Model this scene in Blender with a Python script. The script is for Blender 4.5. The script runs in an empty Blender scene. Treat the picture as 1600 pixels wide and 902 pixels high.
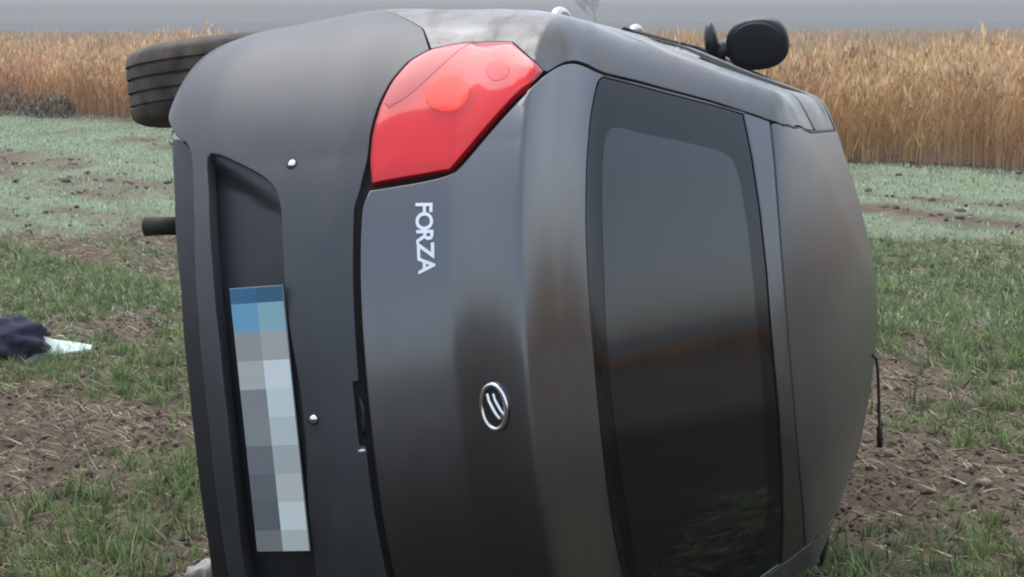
import bpy, bmesh, math, random
import numpy as np
from mathutils import Vector, Matrix
from mathutils.geometry import delaunay_2d_cdt

scene = bpy.context.scene
C = scene.collection
R = math.radians
rng = np.random.default_rng(7)
random.seed(7)

# ---------------------------------------------------------------- camera, sky, sun, exposure
EYE = 1.70                                   # photographer's eye height
PITCH = math.atan2(411.0, 2611.6)            # looking slightly down
cam_data = bpy.data.cameras.new('camera')
cam_data.sensor_width = 36.0
cam_data.lens = 36.0*2611.6/1600.0
cam_data.clip_start = .05
cam_data.clip_end = 4000
cam = bpy.data.objects.new('camera', cam_data)
C.objects.link(cam)
cam.location = (0, 0, EYE)
cam.rotation_euler = (R(90)-PITCH, 0, 0)
scene.camera = cam

SUN_ELEV, SUN_AZ = R(68), R(-20)             # overcast: the sun only tints the cloud
world = bpy.data.worlds.new('World')
scene.world = world
world.use_nodes = True
wn, wl = world.node_tree.nodes, world.node_tree.links
wn.clear()
sky = wn.new('ShaderNodeTexSky')
sky.sky_type = 'NISHITA'
sky.sun_disc = False
sky.sun_elevation = SUN_ELEV
sky.sun_rotation = SUN_AZ
sky.air_density = 1.0
sky.dust_density = 2.0
sky.ozone_density = 1.0
hs = wn.new('ShaderNodeHueSaturation')
hs.inputs['Saturation'].default_value = .95
bg = wn.new('ShaderNodeBackground')
bg.inputs['Strength'].default_value = .15
wo = wn.new('ShaderNodeOutputWorld')
gm = wn.new('ShaderNodeGamma')                # a closed cloud deck: far less contrast than a clear sky
gm.inputs['Gamma'].default_value = .5
wl.new(sky.outputs[0], gm.inputs['Color'])
wl.new(gm.outputs[0], hs.inputs['Color'])
wl.new(hs.outputs[0], bg.inputs['Color'])
wl.new(bg.outputs[0], wo.inputs['Surface'])

sun_data = bpy.data.lights.new('sun', 'SUN')
sun_data.energy = .5
sun_data.angle = R(60)
sun_data.color = (1, .985, .96)
sun = bpy.data.objects.new('sun', sun_data)
C.objects.link(sun)
# sky sun_rotation is clockwise from +Y seen from above
sd = Vector((math.sin(SUN_AZ)*math.cos(SUN_ELEV), math.cos(SUN_AZ)*math.cos(SUN_ELEV), math.sin(SUN_ELEV)))
sun.rotation_euler = sd.to_track_quat('Z', 'Y').to_euler()
sun.location = (0, 0, 30)

scene.view_settings.view_transform = 'Standard'
scene.view_settings.look = 'None'
scene.view_settings.exposure = 2.35
scene.view_settings.gamma = 1.0
scene.view_settings.use_curve_mapping = False
scene.render.engine = 'CYCLES'
scene.cycles.use_denoising = True
scene.cycles.max_bounces = 8
scene.cycles.filter_width = 2.0
scene.cycles.volume_bounces = 2
scene.cycles.transparent_max_bounces = 12

# ---------------------------------------------------------------- helpers
def tag(o, label=None, cat=None, group=None, kind=None):
    if label: o['label'] = label
    if cat: o['category'] = cat
    if group: o['group'] = group
    if kind: o['kind'] = kind
    return o

def link_mesh(name, me, mat, parent=None, smooth=True):
    o = bpy.data.objects.new(name, me)
    C.objects.link(o)
    if mat is not None and not me.materials:
        for m in (mat if isinstance(mat, (list, tuple)) else [mat]):
            me.materials.append(m)
    if smooth:
        me.shade_smooth()
    if parent is not None:
        o.parent = parent
        if parent.get('base_shift') is not None:
            o.location = parent['base_shift']
    return o

def mesh_np(name, verts, tris, loops=3):
    """fast mesh from arrays (all faces with the same corner count)"""
    verts = np.asarray(verts, np.float32); tris = np.asarray(tris, np.int32)
    me = bpy.data.meshes.new(name)
    nf = len(tris)
    me.vertices.add(len(verts)); me.vertices.foreach_set('co', verts.ravel())
    me.loops.add(nf*loops); me.loops.foreach_set('vertex_index', tris.ravel())
    me.polygons.add(nf)
    me.polygons.foreach_set('loop_start', np.arange(0, nf*loops, loops, dtype=np.int32))
    me.update(calc_edges=True)
    me.validate()
    return me

def mesh_py(name, verts, faces):
    me = bpy.data.meshes.new(name)
    me.from_pydata([tuple(map(float, v)) for v in verts], [], [tuple(f) for f in faces])
    me.validate()
    me.update()
    return me

def lathe(name, prof, seg=48, axis='y'):
    """closed or open profile of (radius, offset along axis), turned round the axis"""
    vs, fs = [], []
    n = len(prof)
    for i in range(seg):
        a = 2*math.pi*i/seg
        for r, h in prof:
            p = (r*math.cos(a), h, r*math.sin(a)) if axis == 'y' else ((h, r*math.cos(a), r*math.sin(a)) if axis == 'x' else (r*math.cos(a), r*math.sin(a), h))
            vs.append(p)
    for i in range(seg):
        j = (i+1) % seg
        for k in range(n-1):
            fs.append((i*n+k, i*n+k+1, j*n+k+1, j*n+k))
    return mesh_py(name, vs, fs)

def tube(name, pts, radii, seg=10):
    pts = [Vector(p) for p in pts]
    vs, fs = [], []
    for i, p in enumerate(pts):
        d = (pts[min(i+1, len(pts)-1)]-pts[max(i-1, 0)]).normalized()
        a = d.orthogonal().normalized() if i == 0 else (a_prev-d*a_prev.dot(d)).normalized()
        a_prev = a
        b = d.cross(a)
        for k in range(seg):
            t = 2*math.pi*k/seg
            vs.append(p+(a*math.cos(t)+b*math.sin(t))*radii[i])
    m = len(pts)
    for i in range(m-1):
        for k in range(seg):
            k2 = (k+1) % seg
            fs.append((i*seg+k, i*seg+k2, (i+1)*seg+k2, (i+1)*seg+k))
    fs.append(tuple(range(seg-1, -1, -1)))
    fs.append(tuple((m-1)*seg+k for k in range(seg)))
    return mesh_py(name, vs, fs)

def vnoise(x, y, scale, seed=0):
    """smooth value noise 0..1"""
    x = np.asarray(x, float)*scale+seed*17.31; y = np.asarray(y, float)*scale-seed*9.77
    xi, yi = np.floor(x).astype(np.int64), np.floor(y).astype(np.int64)
    fx, fy = x-xi, y-yi
    fx = fx*fx*(3-2*fx); fy = fy*fy*(3-2*fy)
    def h(a, b):
        n = (a*374761393+b*668265263+seed*1442695041) & 0x7fffffff
        n = ((n ^ (n >> 13))*1274126177) & 0x7fffffff
        n = n ^ (n >> 16)
        return (n & 0xffff)/65535.0
    return (h(xi, yi)*(1-fx)+h(xi+1, yi)*fx)*(1-fy)+(h(xi, yi+1)*(1-fx)+h(xi+1, yi+1)*fx)*fy

def fbm(x, y, scale, seed=0, octv=4):
    s, a, tot = 0, 1, 0
    for k in range(octv):
        s = s+a*vnoise(x, y, scale*2**k, seed+k*3); tot += a; a *= .5
    return s/tot

# ---------------------------------------------------------------- materials
def new_mat(name):
    m = bpy.data.materials.new(name)
    m.use_nodes = True
    nt = m.node_tree
    b = nt.nodes['Principled BSDF']
    return m, nt, b

def plain(name, col, rough=.5, metal=0, coat=0, spec=.5, noise=0, nscale=20, bump=0):
    m, nt, b = new_mat(name)
    b.inputs['Base Color'].default_value = (*col, 1)
    b.inputs['Roughness'].default_value = rough
    b.inputs['Metallic'].default_value = metal
    b.inputs['Coat Weight'].default_value = coat
    b.inputs['Specular IOR Level'].default_value = spec
    if noise or bump:
        tc = nt.nodes.new('ShaderNodeTexCoord')
        n = nt.nodes.new('ShaderNodeTexNoise')
        n.inputs['Scale'].default_value = nscale
        n.inputs['Detail'].default_value = 6
        nt.links.new(tc.outputs['Object'], n.inputs['Vector'])
        if noise:
            cr = nt.nodes.new('ShaderNodeValToRGB')
            cr.color_ramp.elements[0].position = .3
            cr.color_ramp.elements[1].position = .7
            cr.color_ramp.elements[0].color = (*[c*(1-noise) for c in col], 1)
            cr.color_ramp.elements[1].color = (*[min(1, c*(1+noise)) for c in col], 1)
            nt.links.new(n.outputs['Fac'], cr.inputs['Fac'])
            nt.links.new(cr.outputs['Color'], b.inputs['Base Color'])
        if bump:
            bp = nt.nodes.new('ShaderNodeBump')
            bp.inputs['Strength'].default_value = bump
            bp.inputs['Distance'].default_value = .01
            nt.links.new(n.outputs['Fac'], bp.inputs['Height'])
            nt.links.new(bp.outputs['Normal'], b.inputs['Normal'])
    return m

def paint_mat(name, col, metal, rough, coat, coat_rough, dust, dust_scale, bump=.0):
    """car paint under a film of field dust and dried muddy specks"""
    m, nt, b = new_mat(name)
    N, L = nt.nodes, nt.links
    tc = N.new('ShaderNodeTexCoord')
    n1 = N.new('ShaderNodeTexNoise'); n1.inputs['Scale'].default_value = dust_scale; n1.inputs['Detail'].default_value = 8; n1.inputs['Roughness'].default_value = .62
    n2 = N.new('ShaderNodeTexNoise'); n2.inputs['Scale'].default_value = 130; n2.inputs['Detail'].default_value = 3
    mp = N.new('ShaderNodeMapping'); mp.inputs['Scale'].default_value = (1, 1, 3.2)
    n3 = N.new('ShaderNodeTexNoise'); n3.inputs['Scale'].default_value = 7; n3.inputs['Detail'].default_value = 5
    L.new(tc.outputs['Object'], n1.inputs['Vector'])
    L.new(tc.outputs['Object'], n2.inputs['Vector'])
    L.new(tc.outputs['Object'], mp.inputs['Vector']); L.new(mp.outputs[0], n3.inputs['Vector'])
    r1 = N.new('ShaderNodeMapRange'); r1.inputs['From Min'].default_value = .42; r1.inputs['From Max'].default_value = .75; r1.inputs['To Max'].default_value = dust
    r2 = N.new('ShaderNodeMapRange'); r2.inputs['From Min'].default_value = .66; r2.inputs['From Max'].default_value = .74; r2.inputs['To Max'].default_value = dust*.8
    r3 = N.new('ShaderNodeMapRange'); r3.inputs['From Min'].default_value = .5; r3.inputs['From Max'].default_value = .8; r3.inputs['To Max'].default_value = dust*.7
    L.new(n1.outputs['Fac'], r1.inputs['Value']); L.new(n2.outputs['Fac'], r2.inputs['Value']); L.new(n3.outputs['Fac'], r3.inputs['Value'])
    a1 = N.new('ShaderNodeMath'); a1.operation = 'ADD'; a1.use_clamp = True
    a2 = N.new('ShaderNodeMath'); a2.operation = 'ADD'; a2.use_clamp = True
    L.new(r1.outputs[0], a1.inputs[0]); L.new(r2.outputs[0], a1.inputs[1])
    L.new(a1.outputs[0], a2.inputs[0]); L.new(r3.outputs[0], a2.inputs[1])
    mx = N.new('ShaderNodeMix'); mx.data_type = 'RGBA'
    mx.inputs['A'].default_value = (*col, 1); mx.inputs['B'].default_value = (.17, .155, .135, 1)
    L.new(a2.outputs[0], mx.inputs['Factor']); L.new(mx.outputs['Result'], b.inputs['Base Color'])
    rr = N.new('ShaderNodeMapRange'); rr.inputs['To Min'].default_value = rough; rr.inputs['To Max'].default_value = .85
    L.new(a2.outputs[0], rr.inputs['Value']); L.new(rr.outputs[0], b.inputs['Roughness'])
    cw = N.new('ShaderNodeMapRange'); cw.inputs['To Min'].default_value = coat; cw.inputs['To Max'].default_value = 0
    L.new(a2.outputs[0], cw.inputs['Value']); L.new(cw.outputs[0], b.inputs['Coat Weight'])
    cr = N.new('ShaderNodeMapRange'); cr.inputs['To Min'].default_value = coat_rough; cr.inputs['To Max'].default_value = .5
    L.new(a2.outputs[0], cr.inputs['Value']); L.new(cr.outputs[0], b.inputs['Coat Roughness'])
    b.inputs['Metallic'].default_value = metal
    if bump:
        bp = N.new('ShaderNodeBump'); bp.inputs['Strength'].default_value = bump; bp.inputs['Distance'].default_value = .002
        L.new(n3.outputs['Fac'], bp.inputs['Height']); L.new(bp.outputs[0], b.inputs['Normal'])
    return m

def blade_mat(name, rough=.6, trans=.25):
    """leaf tinted per blade by the attribute 'tint'"""
    m, nt, b = new_mat(name)
    at = nt.nodes.new('ShaderNodeAttribute'); at.attribute_name = 'tint'
    nt.links.new(at.outputs['Color'], b.inputs['Base Color'])
    b.inputs['Roughness'].default_value = rough
    b.inputs['Specular IOR Level'].default_value = .3
    tr = nt.nodes.new('ShaderNodeBsdfTranslucent')
    mx = nt.nodes.new('ShaderNodeMixShader'); mx.inputs[0].default_value = trans
    nt.links.new(at.outputs['Color'], tr.inputs['Color'])
    nt.links.new(b.outputs[0], mx.inputs[1]); nt.links.new(tr.outputs[0], mx.inputs[2])
    nt.links.new(mx.outputs[0], nt.nodes['Material Output'].inputs['Surface'])
    return m

M = {}
M['paint'] = paint_mat('dark_grey_paint', (.115, .118, .124), .95, .29, .75, .06, .15, 2.6)
M['flank'] = paint_mat('dirty_grey_paint', (.100, .102, .106), .8, .40, .5, .15, .75, 6.0)
M['rooftop'] = paint_mat('dusty_matt_grey_paint', (.090, .090, .092), .75, .38, .4, .2, .26, 2.2)
M['bumper'] = paint_mat('dusty_grey_bumper', (.060, .064, .070), .55, .46, .12, .3, .20, 3.0)
M['valance'] = plain('black_textured_plastic', (.011, .012, .014), .5, noise=.3, nscale=30)
M['recess'] = plain('dark_recess_plastic', (.014, .016, .019), .5, noise=.25, nscale=12)
M['black'] = plain('black_cavity', (.006, .006, .007), .8)
M['rubber'] = plain('black_rubber', (.012, .012, .013), .6)
M['trim'] = plain('black_trim', (.012, .012, .014), .38)
M['chrome'] = plain('chrome', (.78, .79, .80), .14, metal=1)
M['silver'] = plain('silver_plastic', (.55, .57, .6), .3, metal=.6)
M['steel'] = plain('dull_steel', (.20, .20, .20), .45, metal=.8, noise=.3)
M['rust'] = plain('sooty_rusty_steel', (.035, .028, .024), .65, metal=.3, noise=.4, nscale=40)
# ---------------------------------------------------------------- ground
EDGE_A = np.array([-8.2, 32.0]); EDGE_B = np.array([5.1, 20.5])      # the reed bed begins along this line
edge_dir = (EDGE_B-EDGE_A)/np.linalg.norm(EDGE_B-EDGE_A)
edge_nrm = np.array([-edge_dir[1], edge_dir[0]])
if edge_nrm[1] < 0: edge_nrm = -edge_nrm                              # into the reeds
def reed_dist(x, y):
    wob = (fbm(x, y, .35, 5, 3)-.5)*1.4
    return (x-EDGE_A[0])*edge_nrm[0]+(y-EDGE_A[1])*edge_nrm[1]+wob
ROWD = np.array([.643, -.766]); ROWN = np.array([.766, .643])         # drilled rows
def row_q(x, y): return x*ROWN[0]+y*ROWN[1]
def row_p(x, y): return x*ROWD[0]+y*ROWD[1]

def ground_z(x, y):
    d = np.hypot(x, y-6)
    near = np.exp(-(d/40)**2)
    z = (fbm(x, y, .5, 1, 3)-.5)*.10*near
    z += (fbm(x, y, 3.0, 2, 3)-.5)*.055*near
    z += (fbm(x, y, 11.0, 3, 3)-.5)*.060*np.exp(-(d/12)**2)
    q = row_q(x, y)
    z += .022*np.sin(q*2*np.pi/.62+2.2*fbm(x, y, .6, 4, 2))*np.exp(-(d/28)**2)*np.clip((y-8)/4, 0, 1)
    # the ruts the car slid along
    z -= .06*np.exp(-((y-12.6-.5*(x+3.5)*-.4+ (fbm(x, y, .9, 9, 2)-.5)*1.2)/.35)**2)*near
    return z

def axis(fine0, fine1, step, far, grow=1.16):
    a = list(np.arange(fine0, fine1, step)); s = step
    v = a[-1]
    while v < far: s *= grow; v += s; a.append(v)
    s = step; v = a[0]; left = []
    while v > -far: s *= grow; v -= s; left.append(v)
    return np.array(left[::-1]+a)
gxs, gys = axis(-5.5, 6.5, .035, 900), axis(3.6, 15, .035, 900)
GX, GY = np.meshgrid(gxs, gys, indexing='ij')
GZ = ground_z(GX, GY)
nx, ny = GX.shape
ids = np.arange(nx*ny).reshape(nx, ny)
gq = np.stack([ids[:-1, :-1], ids[1:, :-1], ids[1:, 1:], ids[:-1, 1:]], -1).reshape(-1, 4)
me = mesh_np('ground', np.stack([GX, GY, GZ], -1).reshape(-1, 3), gq, 4)

def green_amount(x, y):
    """how much living green grows here, 0..1"""
    n1 = fbm(x, y, .55, 11, 4); n2 = fbm(row_p(x, y)*.22, row_q(x, y), 1.3, 12, 4); n3 = fbm(x, y, 2.2, 13, 3)
    far = np.clip((y-10.3)/1.8+(n1-.5)*1.2, 0, 1)
    g_far = np.clip(.70+(n2-.5)*5.0+(n1-.5)*.8+(n3-.5)*.6, 0, 1)
    rut = np.exp(-((y-13.3+.2*(x+3.5))/.6)**2)*(.4+.9*n3)*np.where(x < 0, .8, .12)
    g_near = np.clip((n1-.52)*3.6+(n3-.5)*2.2+.70, 0, 1)
    for cx, cy, rr, a in ((-2.0, 8.25, .55, .9), (1.45, 5.05, .55, 1.0), (2.5, 9.3, .9, .7), (-3.2, 11.0, .8, .8), (-2.4, 10.6, .6, .6), (3.3, 8.9, .7, .5), (-1.55, 8.0, .35, .6), (2.2, 7.0, .5, .35), (1.25, 5.0, .3, .8), (-1.6, 5.6, .5, .45), (3.0, 10.8, 1.2, .6), (4.2, 11.2, 1.2, .6)):
        g_near = g_near+a*np.exp(-(((x-cx)/(rr*1.4))**2+((y-cy)/rr)**2))
    for cx, cy, rr, a in ((1.9, 5.9, .7, .9), (-1.7, 7.0, .8, .6), (-2.3, 9.2, .7, .6), (2.4, 8.0, .6, .5), (1.35, 6.1, .35, .6)):
        g_near = g_near-a*np.exp(-(((x-cx)/(rr*1.4))**2+((y-cy)/rr)**2))
    g_near = np.clip(g_near, 0, 1)
    return np.clip(g_far*far+g_near*(1-far)-rut, 0, 1)

def ground_mat():
    m, nt, b = new_mat('field_soil')
    N, L = nt.nodes, nt.links
    tc = N.new('ShaderNodeTexCoord')
    def noise(scale, detail=8, rough=.6):
        n = N.new('ShaderNodeTexNoise'); n.inputs['Scale'].default_value = scale; n.inputs['Detail'].default_value = detail; n.inputs['Roughness'].default_value = rough
        L.new(tc.outputs['Object'], n.inputs['Vector']); return n
    n1, n2, n3 = noise(1.2), noise(9), noise(55, 6, .7)
    cr = N.new('ShaderNodeValToRGB'); e = cr.color_ramp.elements
    e[0].position = .32; e[0].color = (.055, .040, .029, 1); e[1].position = .70; e[1].color = (.180, .138, .100, 1)
    k = e.new(.5); k.color = (.112, .082, .059, 1)
    ad = N.new('ShaderNodeMix'); ad.data_type = 'FLOAT'; ad.inputs['Factor'].default_value = .5
    L.new(n2.outputs['Fac'], ad.inputs['A']); L.new(n3.outputs['Fac'], ad.inputs['B'])
    ad2 = N.new('ShaderNodeMix'); ad2.data_type = 'FLOAT'; ad2.inputs['Factor'].default_value = .35
    L.new(ad.outputs['Result'], ad2.inputs['A']); L.new(n1.outputs['Fac'], ad2.inputs['B'])
    L.new(ad2.outputs['Result'], cr.inputs['Fac'])
    at = N.new('ShaderNodeAttribute'); at.attribute_name = 'growth'
    mr = N.new('ShaderNodeMapRange'); mr.inputs['To Max'].default_value = .5
    L.new(at.outputs['Fac'], mr.inputs['Value'])
    mx = N.new('ShaderNodeMix'); mx.data_type = 'RGBA'; mx.inputs['B'].default_value = (.25, .34, .21, 1)
    L.new(mr.outputs[0], mx.inputs['Factor']); L.new(cr.outputs['Color'], mx.inputs['A'])
    wt = N.new('ShaderNodeAttribute'); wt.attribute_name = 'darkened_soil'        # added dark soil out of view, darkens what the lower panels reflect
    mw = N.new('ShaderNodeMix'); mw.data_type = 'RGBA'; mw.inputs['B'].default_value = (.026, .021, .017, 1)
    L.new(wt.outputs['Fac'], mw.inputs['Factor']); L.new(mx.outputs['Result'], mw.inputs['A'])
    L.new(mw.outputs['Result'], b.inputs['Base Color'])
    b.inputs['Roughness'].default_value = .95
    b.inputs['Specular IOR Level'].default_value = .15
    bp = N.new('ShaderNodeBump'); bp.inputs['Strength'].default_value = .8; bp.inputs['Distance'].default_value = .02
    L.new(ad.outputs['Result'], bp.inputs['Height']); L.new(bp.outputs[0], b.inputs['Normal'])
    return m
gr = green_amount(GX, GY)*np.clip((GY-9)/6, .12, 1)
gr = np.where(reed_dist(GX, GY) > 0, 0, gr)
at = me.attributes.new('growth', 'FLOAT', 'POINT')
at.data.foreach_set('value', gr.astype(np.float32).ravel())
darkened_soil = np.clip((4.6-GY)/.6, 0, 1)  # unseen ground beside the car, coloured dark for the reflections in its panels
darkened_soil = np.maximum(darkened_soil, np.clip((GX-.345*GY-.35)/.5, 0, 1)*np.clip((8.5-GY)/2, 0, 1))
darkened_soil = darkened_soil*np.clip((9-np.hypot(GX-1, GY-1))/3, 0, 1)*(.75+.25*fbm(GX, GY, 1.5, 77, 3))
at = me.attributes.new('darkened_soil', 'FLOAT', 'POINT')
at.data.foreach_set('value', darkened_soil.astype(np.float32).ravel())
ground = link_mesh('ground', me, ground_mat(), None)
tag(ground, kind='structure')

# ---------------------------------------------------------------- blades
def ribbons(base, direc, up, length, width, bend, tint, nseg=3):
    """many tapering bent blades as one mesh: returns verts, tris, tints"""
    n = len(base)
    side = np.cross(direc, up); side /= np.maximum(np.linalg.norm(side, axis=1, keepdims=True), 1e-9)
    rows = []
    pos = base.copy(); d = up.copy()
    for k in range(nseg):
        wv = width*(1-(k/nseg)**1.6)*.5
        rows.append(pos-side*wv[:, None]); rows.append(pos+side*wv[:, None])
        pos = pos+d*(length/nseg)[:, None]
        d = d+direc*(bend/nseg)[:, None]*(1+k*.6)
        d /= np.linalg.norm(d, axis=1, keepdims=True)
    rows.append(pos)
    m = 2*nseg+1
    V = np.stack(rows, 1).reshape(-1, 3)
    o = (np.arange(n)*m)[:, None]
    tri = []
    for k in range(nseg-1):
        a = 2*k
        tri += [np.concatenate([o+a, o+a+1, o+a+3], 1), np.concatenate([o+a, o+a+3, o+a+2], 1)]
    a = 2*(nseg-1)
    tri.append(np.concatenate([o+a, o+a+1, o+a+2], 1))
    return V, np.concatenate(tri), np.repeat(tint, m, axis=0)

def merge(parts):
    V, F, Tn, b = [], [], [], 0
    for v, f, t in parts:
        V.append(v); F.append(f+b); Tn.append(t); b += len(v)
    return np.concatenate(V), np.concatenate(F), np.concatenate(Tn)

def blades_obj(name, parts, mat, label, cat):
    V, F, Tn = merge(parts)
    me = mesh_np(name, V, F, 3)
    at = me.attributes.new('tint', 'FLOAT_COLOR', 'POINT')
    at.data.foreach_set('color', np.concatenate([Tn, np.ones((len(Tn), 1))], 1).astype(np.float32).ravel())
    o = link_mesh(name, me, mat, None, smooth=False)
    tag(o, label, cat, kind='stuff')
    return o

def unit(a): return a/np.maximum(np.linalg.norm(a, axis=1, keepdims=True), 1e-9)
def rand_dir(n):
    a = rng.uniform(0, 2*np.pi, n)
    return np.stack([np.cos(a), np.sin(a), np.zeros(n)], 1)
def tints(n, a, b, jit=.12):
    k = rng.random((n, 1))
    c = np.array(a)*(1-k)+np.array(b)*k
    return np.clip(c*(1+rng.normal(0, jit, (n, 1))), .005, 1)

M['leaf'] = blade_mat('field_leaf')
M['straw'] = blade_mat('dry_straw', .75, .1)
M['reed'] = blade_mat('dry_reed', .7, .38)

# drilled crop: pale sprouts in rows beyond the car
n = 270000
x = rng.uniform(-16, 16, n); y = 9.2+(rng.random(n)**1.25)*25
q = row_q(x, y); pitch = .135
qs = np.round(q/pitch)*pitch+rng.normal(0, .022, n)
x = x+(qs-q)*ROWN[0]; y = y+(qs-q)*ROWN[1]
keep = (rng.random(n) < green_amount(x, y)*1.05) & (reed_dist(x, y) < .2) & (np.abs(x) < .42*y+1.5)
x, y = x[keep], y[keep]; n = len(x)
base = np.stack([x, y, ground_z(x, y)-.004], 1)
dr = rand_dir(n)
up = unit(np.stack([dr[:, 0]*.5*rng.random(n), dr[:, 1]*.5*rng.random(n), np.ones(n)], 1))
L_ = rng.uniform(.025, .065, n)
crop = ribbons(base, dr, up, L_, rng.uniform(.008, .014, n)*(1+y/30), rng.uniform(.6, 2.2, n), tints(n, (.23, .33, .19), (.48, .57, .39), .2), 2)
blades_obj('crop_sprouts', [crop], M['leaf'], 'pale green crop sprouts in drilled rows between the car and the reeds', 'crop')

# foreground: living grass in tufts
nt_ = 34000                                           # tufts, each with its own size, lean and tint
tx = rng.uniform(-6, 6.5, nt_); ty = rng.uniform(3.4, 13.2, nt_)
keep = (rng.random(nt_) < green_amount(tx, ty)**1.2*.95) & (np.abs(tx) < .36*ty+1.2)
tx, ty = tx[keep], ty[keep]; nt_ = len(tx)
per = rng.integers(6, 26, nt_)
ti = np.repeat(np.arange(nt_), per); n = len(ti)
trad = rng.uniform(.012, .05, nt_)
ta = rng.uniform(0, 2*np.pi, n); tr_ = trad[ti]*np.sqrt(rng.random(n))
x = tx[ti]+np.cos(ta)*tr_; y = ty[ti]+np.sin(ta)*tr_
base = np.stack([x, y, ground_z(x, y)-.005], 1)
out = np.stack([np.cos(ta), np.sin(ta), np.zeros(n)], 1)
dr = unit(out*.8+rand_dir(n)*.7)
lean_t = rand_dir(nt_)*rng.uniform(0, .5, nt_)[:, None]
up = unit(dr*(.75*rng.random(n))[:, None]+lean_t[ti]+np.array([0, 0, 1.]))
L_ = (rng.gamma(4, .011, n)+.015)*rng.uniform(.6, 1.5, nt_)[ti]
grass = ribbons(base, dr, up, L_, rng.uniform(.004, .008, n), rng.uniform(.6, 2.6, n), tints(n, (.085, .135, .042), (.24, .31, .12), .2)*rng.uniform(.55, 1.35, (nt_, 1))[ti], 2)
blades_obj('field_grass', [grass], M['leaf'], 'short green grass growing in patches around the car', 'grass')

# foreground: dead grass and straw lying flat
n = 200000
x = rng.uniform(-6, 6.5, n); y = rng.uniform(3.4, 13.5, n)
keep = (rng.random(n) < .35+.65*fbm(x, y, 1.3, 31, 3)) & (np.abs(x) < .36*y+1.2)
x, y = x[keep], y[keep]; n = len(x)
base = np.stack([x, y, ground_z(x, y)+rng.uniform(0, .012, n)], 1)
dr = rand_dir(n)
up = unit(dr*rng.uniform(.5, 2.2, n)[:, None]+np.array([0, 0, 1.])*rng.uniform(.05, .8, n)[:, None])
straw = ribbons(base, np.stack([dr[:, 1], -dr[:, 0], -.4*np.ones(n)], 1), up, rng.uniform(.02, .11, n), rng.uniform(.003, .007, n), rng.uniform(.1, .9, n), tints(n, (.14, .11, .07), (.60, .51, .35), .4), 2)
blades_obj('dead_grass', [straw], M['straw'], 'dry brown grass and straw littering the bare soil', 'dead grass')

# clods of earth
ico = bmesh.new(); bmesh.ops.create_icosphere(ico, subdivisions=1, radius=1)
iv = np.array([v.co[:] for v in ico.verts]); ifc = np.array([[v.index for v in f.verts] for f in ico.faces]); ico.free()
n = 16000
x = rng.uniform(-9, 9, n); y = 3.4+rng.random(n)**1.2*22
keep = (rng.random(n) < (1-green_amount(x, y))*.9) & (np.abs(x) < .36*y+1.2)
x, y = x[keep], y[keep]; n = len(x)
r = (rng.gamma(2.0, .0045, n)+.003)*np.clip(y/9, 1, 1.7)
sc = r[:, None, None]*rng.uniform(.6, 1.3, (n, 1, 3))*np.array([1, 1, .65])
V = iv[None]*(1+rng.normal(0, .16, (n, len(iv), 1)))*sc+np.stack([x, y, ground_z(x, y)+r*.15], 1)[:, None]
F = (ifc[None]+(np.arange(n)*len(iv))[:, None, None]).reshape(-1, 3)
T_ = np.repeat(tints(n, (.07, .05, .036), (.20, .155, .115), .2), len(iv), 0)
blades_obj('soil_clods', [(V.reshape(-1, 3), F, T_)], M['straw'], 'crumbled brown clods of earth on the bare patches', 'soil')

ov = np.array([(1, 0, 0), (-1, 0, 0), (0, 1, 0), (0, -1, 0), (0, 0, 1), (0, 0, -.4)], float)
of_ = np.array([(0, 2, 4), (2, 1, 4), (1, 3, 4), (3, 0, 4), (2, 0, 5), (1, 2, 5), (3, 1, 5), (0, 3, 5)])
n = 30000
y = 4.2+rng.random(n)*6.5; x = rng.uniform(-1, 1, n)*(.34*y+.5)
keep = rng.random(n) < (1-green_amount(x, y)*.7)*(.25+1.1*fbm(x, y, 2.0, 81, 3))
x, y = x[keep], y[keep]; n = len(x)
r = rng.gamma(2.0, .0032, n)+.002
sc = r[:, None, None]*rng.uniform(.6, 1.4, (n, 1, 3))
V = ov[None]*(1+rng.normal(0, .2, (n, 6, 1)))*sc+np.stack([x, y, ground_z(x, y)+r*.1], 1)[:, None]
F = (of_[None]+(np.arange(n)*6)[:, None, None]).reshape(-1, 3)
blades_obj('soil_crumbs', [(V.reshape(-1, 3), F, np.repeat(tints(n, (.045, .033, .024), (.15, .115, .085), .2), 6, 0))], M['straw'], 'fine loose crumbs of soil between the tufts', 'soil')

# ---------------------------------------------------------------- reed bed
def reed_height(x, y): return 1.05+.7*(fbm(x, y, .25, 41, 3)-.5)+1.0*(fbm(x, y, .9, 42, 2)-.5)
def reed_tone(x, y): return (.55+.9*fbm(x, y, .8, 43, 3))[:, None]*np.stack([np.ones(len(x)), .9+.2*fbm(x, y, .5, 44, 2), .8+.4*fbm(x, y, .4, 45, 2)], 1)
def place_reeds(n, a0, a1, d0, d1, power):
    a = rng.uniform(a0, a1, n); d = d0+(d1-d0)*rng.random(n)**power
    p = EDGE_A[None]+edge_dir[None]*a[:, None]+edge_nrm[None]*d[:, None]
    x, y = p[:, 0], p[:, 1]
    k = reed_dist(x, y) > 0
    return x[k], y[k]
TAN0, TAN1 = (.36, .20, .088), (.66, .42, .21)
x, y = place_reeds(30500, -22, 46, 0, 9, 1.5)
n = len(x)
h = reed_height(x, y)*rng.uniform(.7, 1.12, n)
z = np.zeros(n)
base = np.stack([x, y, z], 1)
dr = rand_dir(n)
lean = dr*rng.uniform(0, .22, n)[:, None]
up = unit(lean+np.array([0, 0, 1.]))
parts = [ribbons(base, dr, up, h, rng.uniform(.010, .018, n), rng.uniform(0, .35, n), tints(n, TAN0, TAN1, .15)*reed_tone(x, y), 2)]
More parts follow.
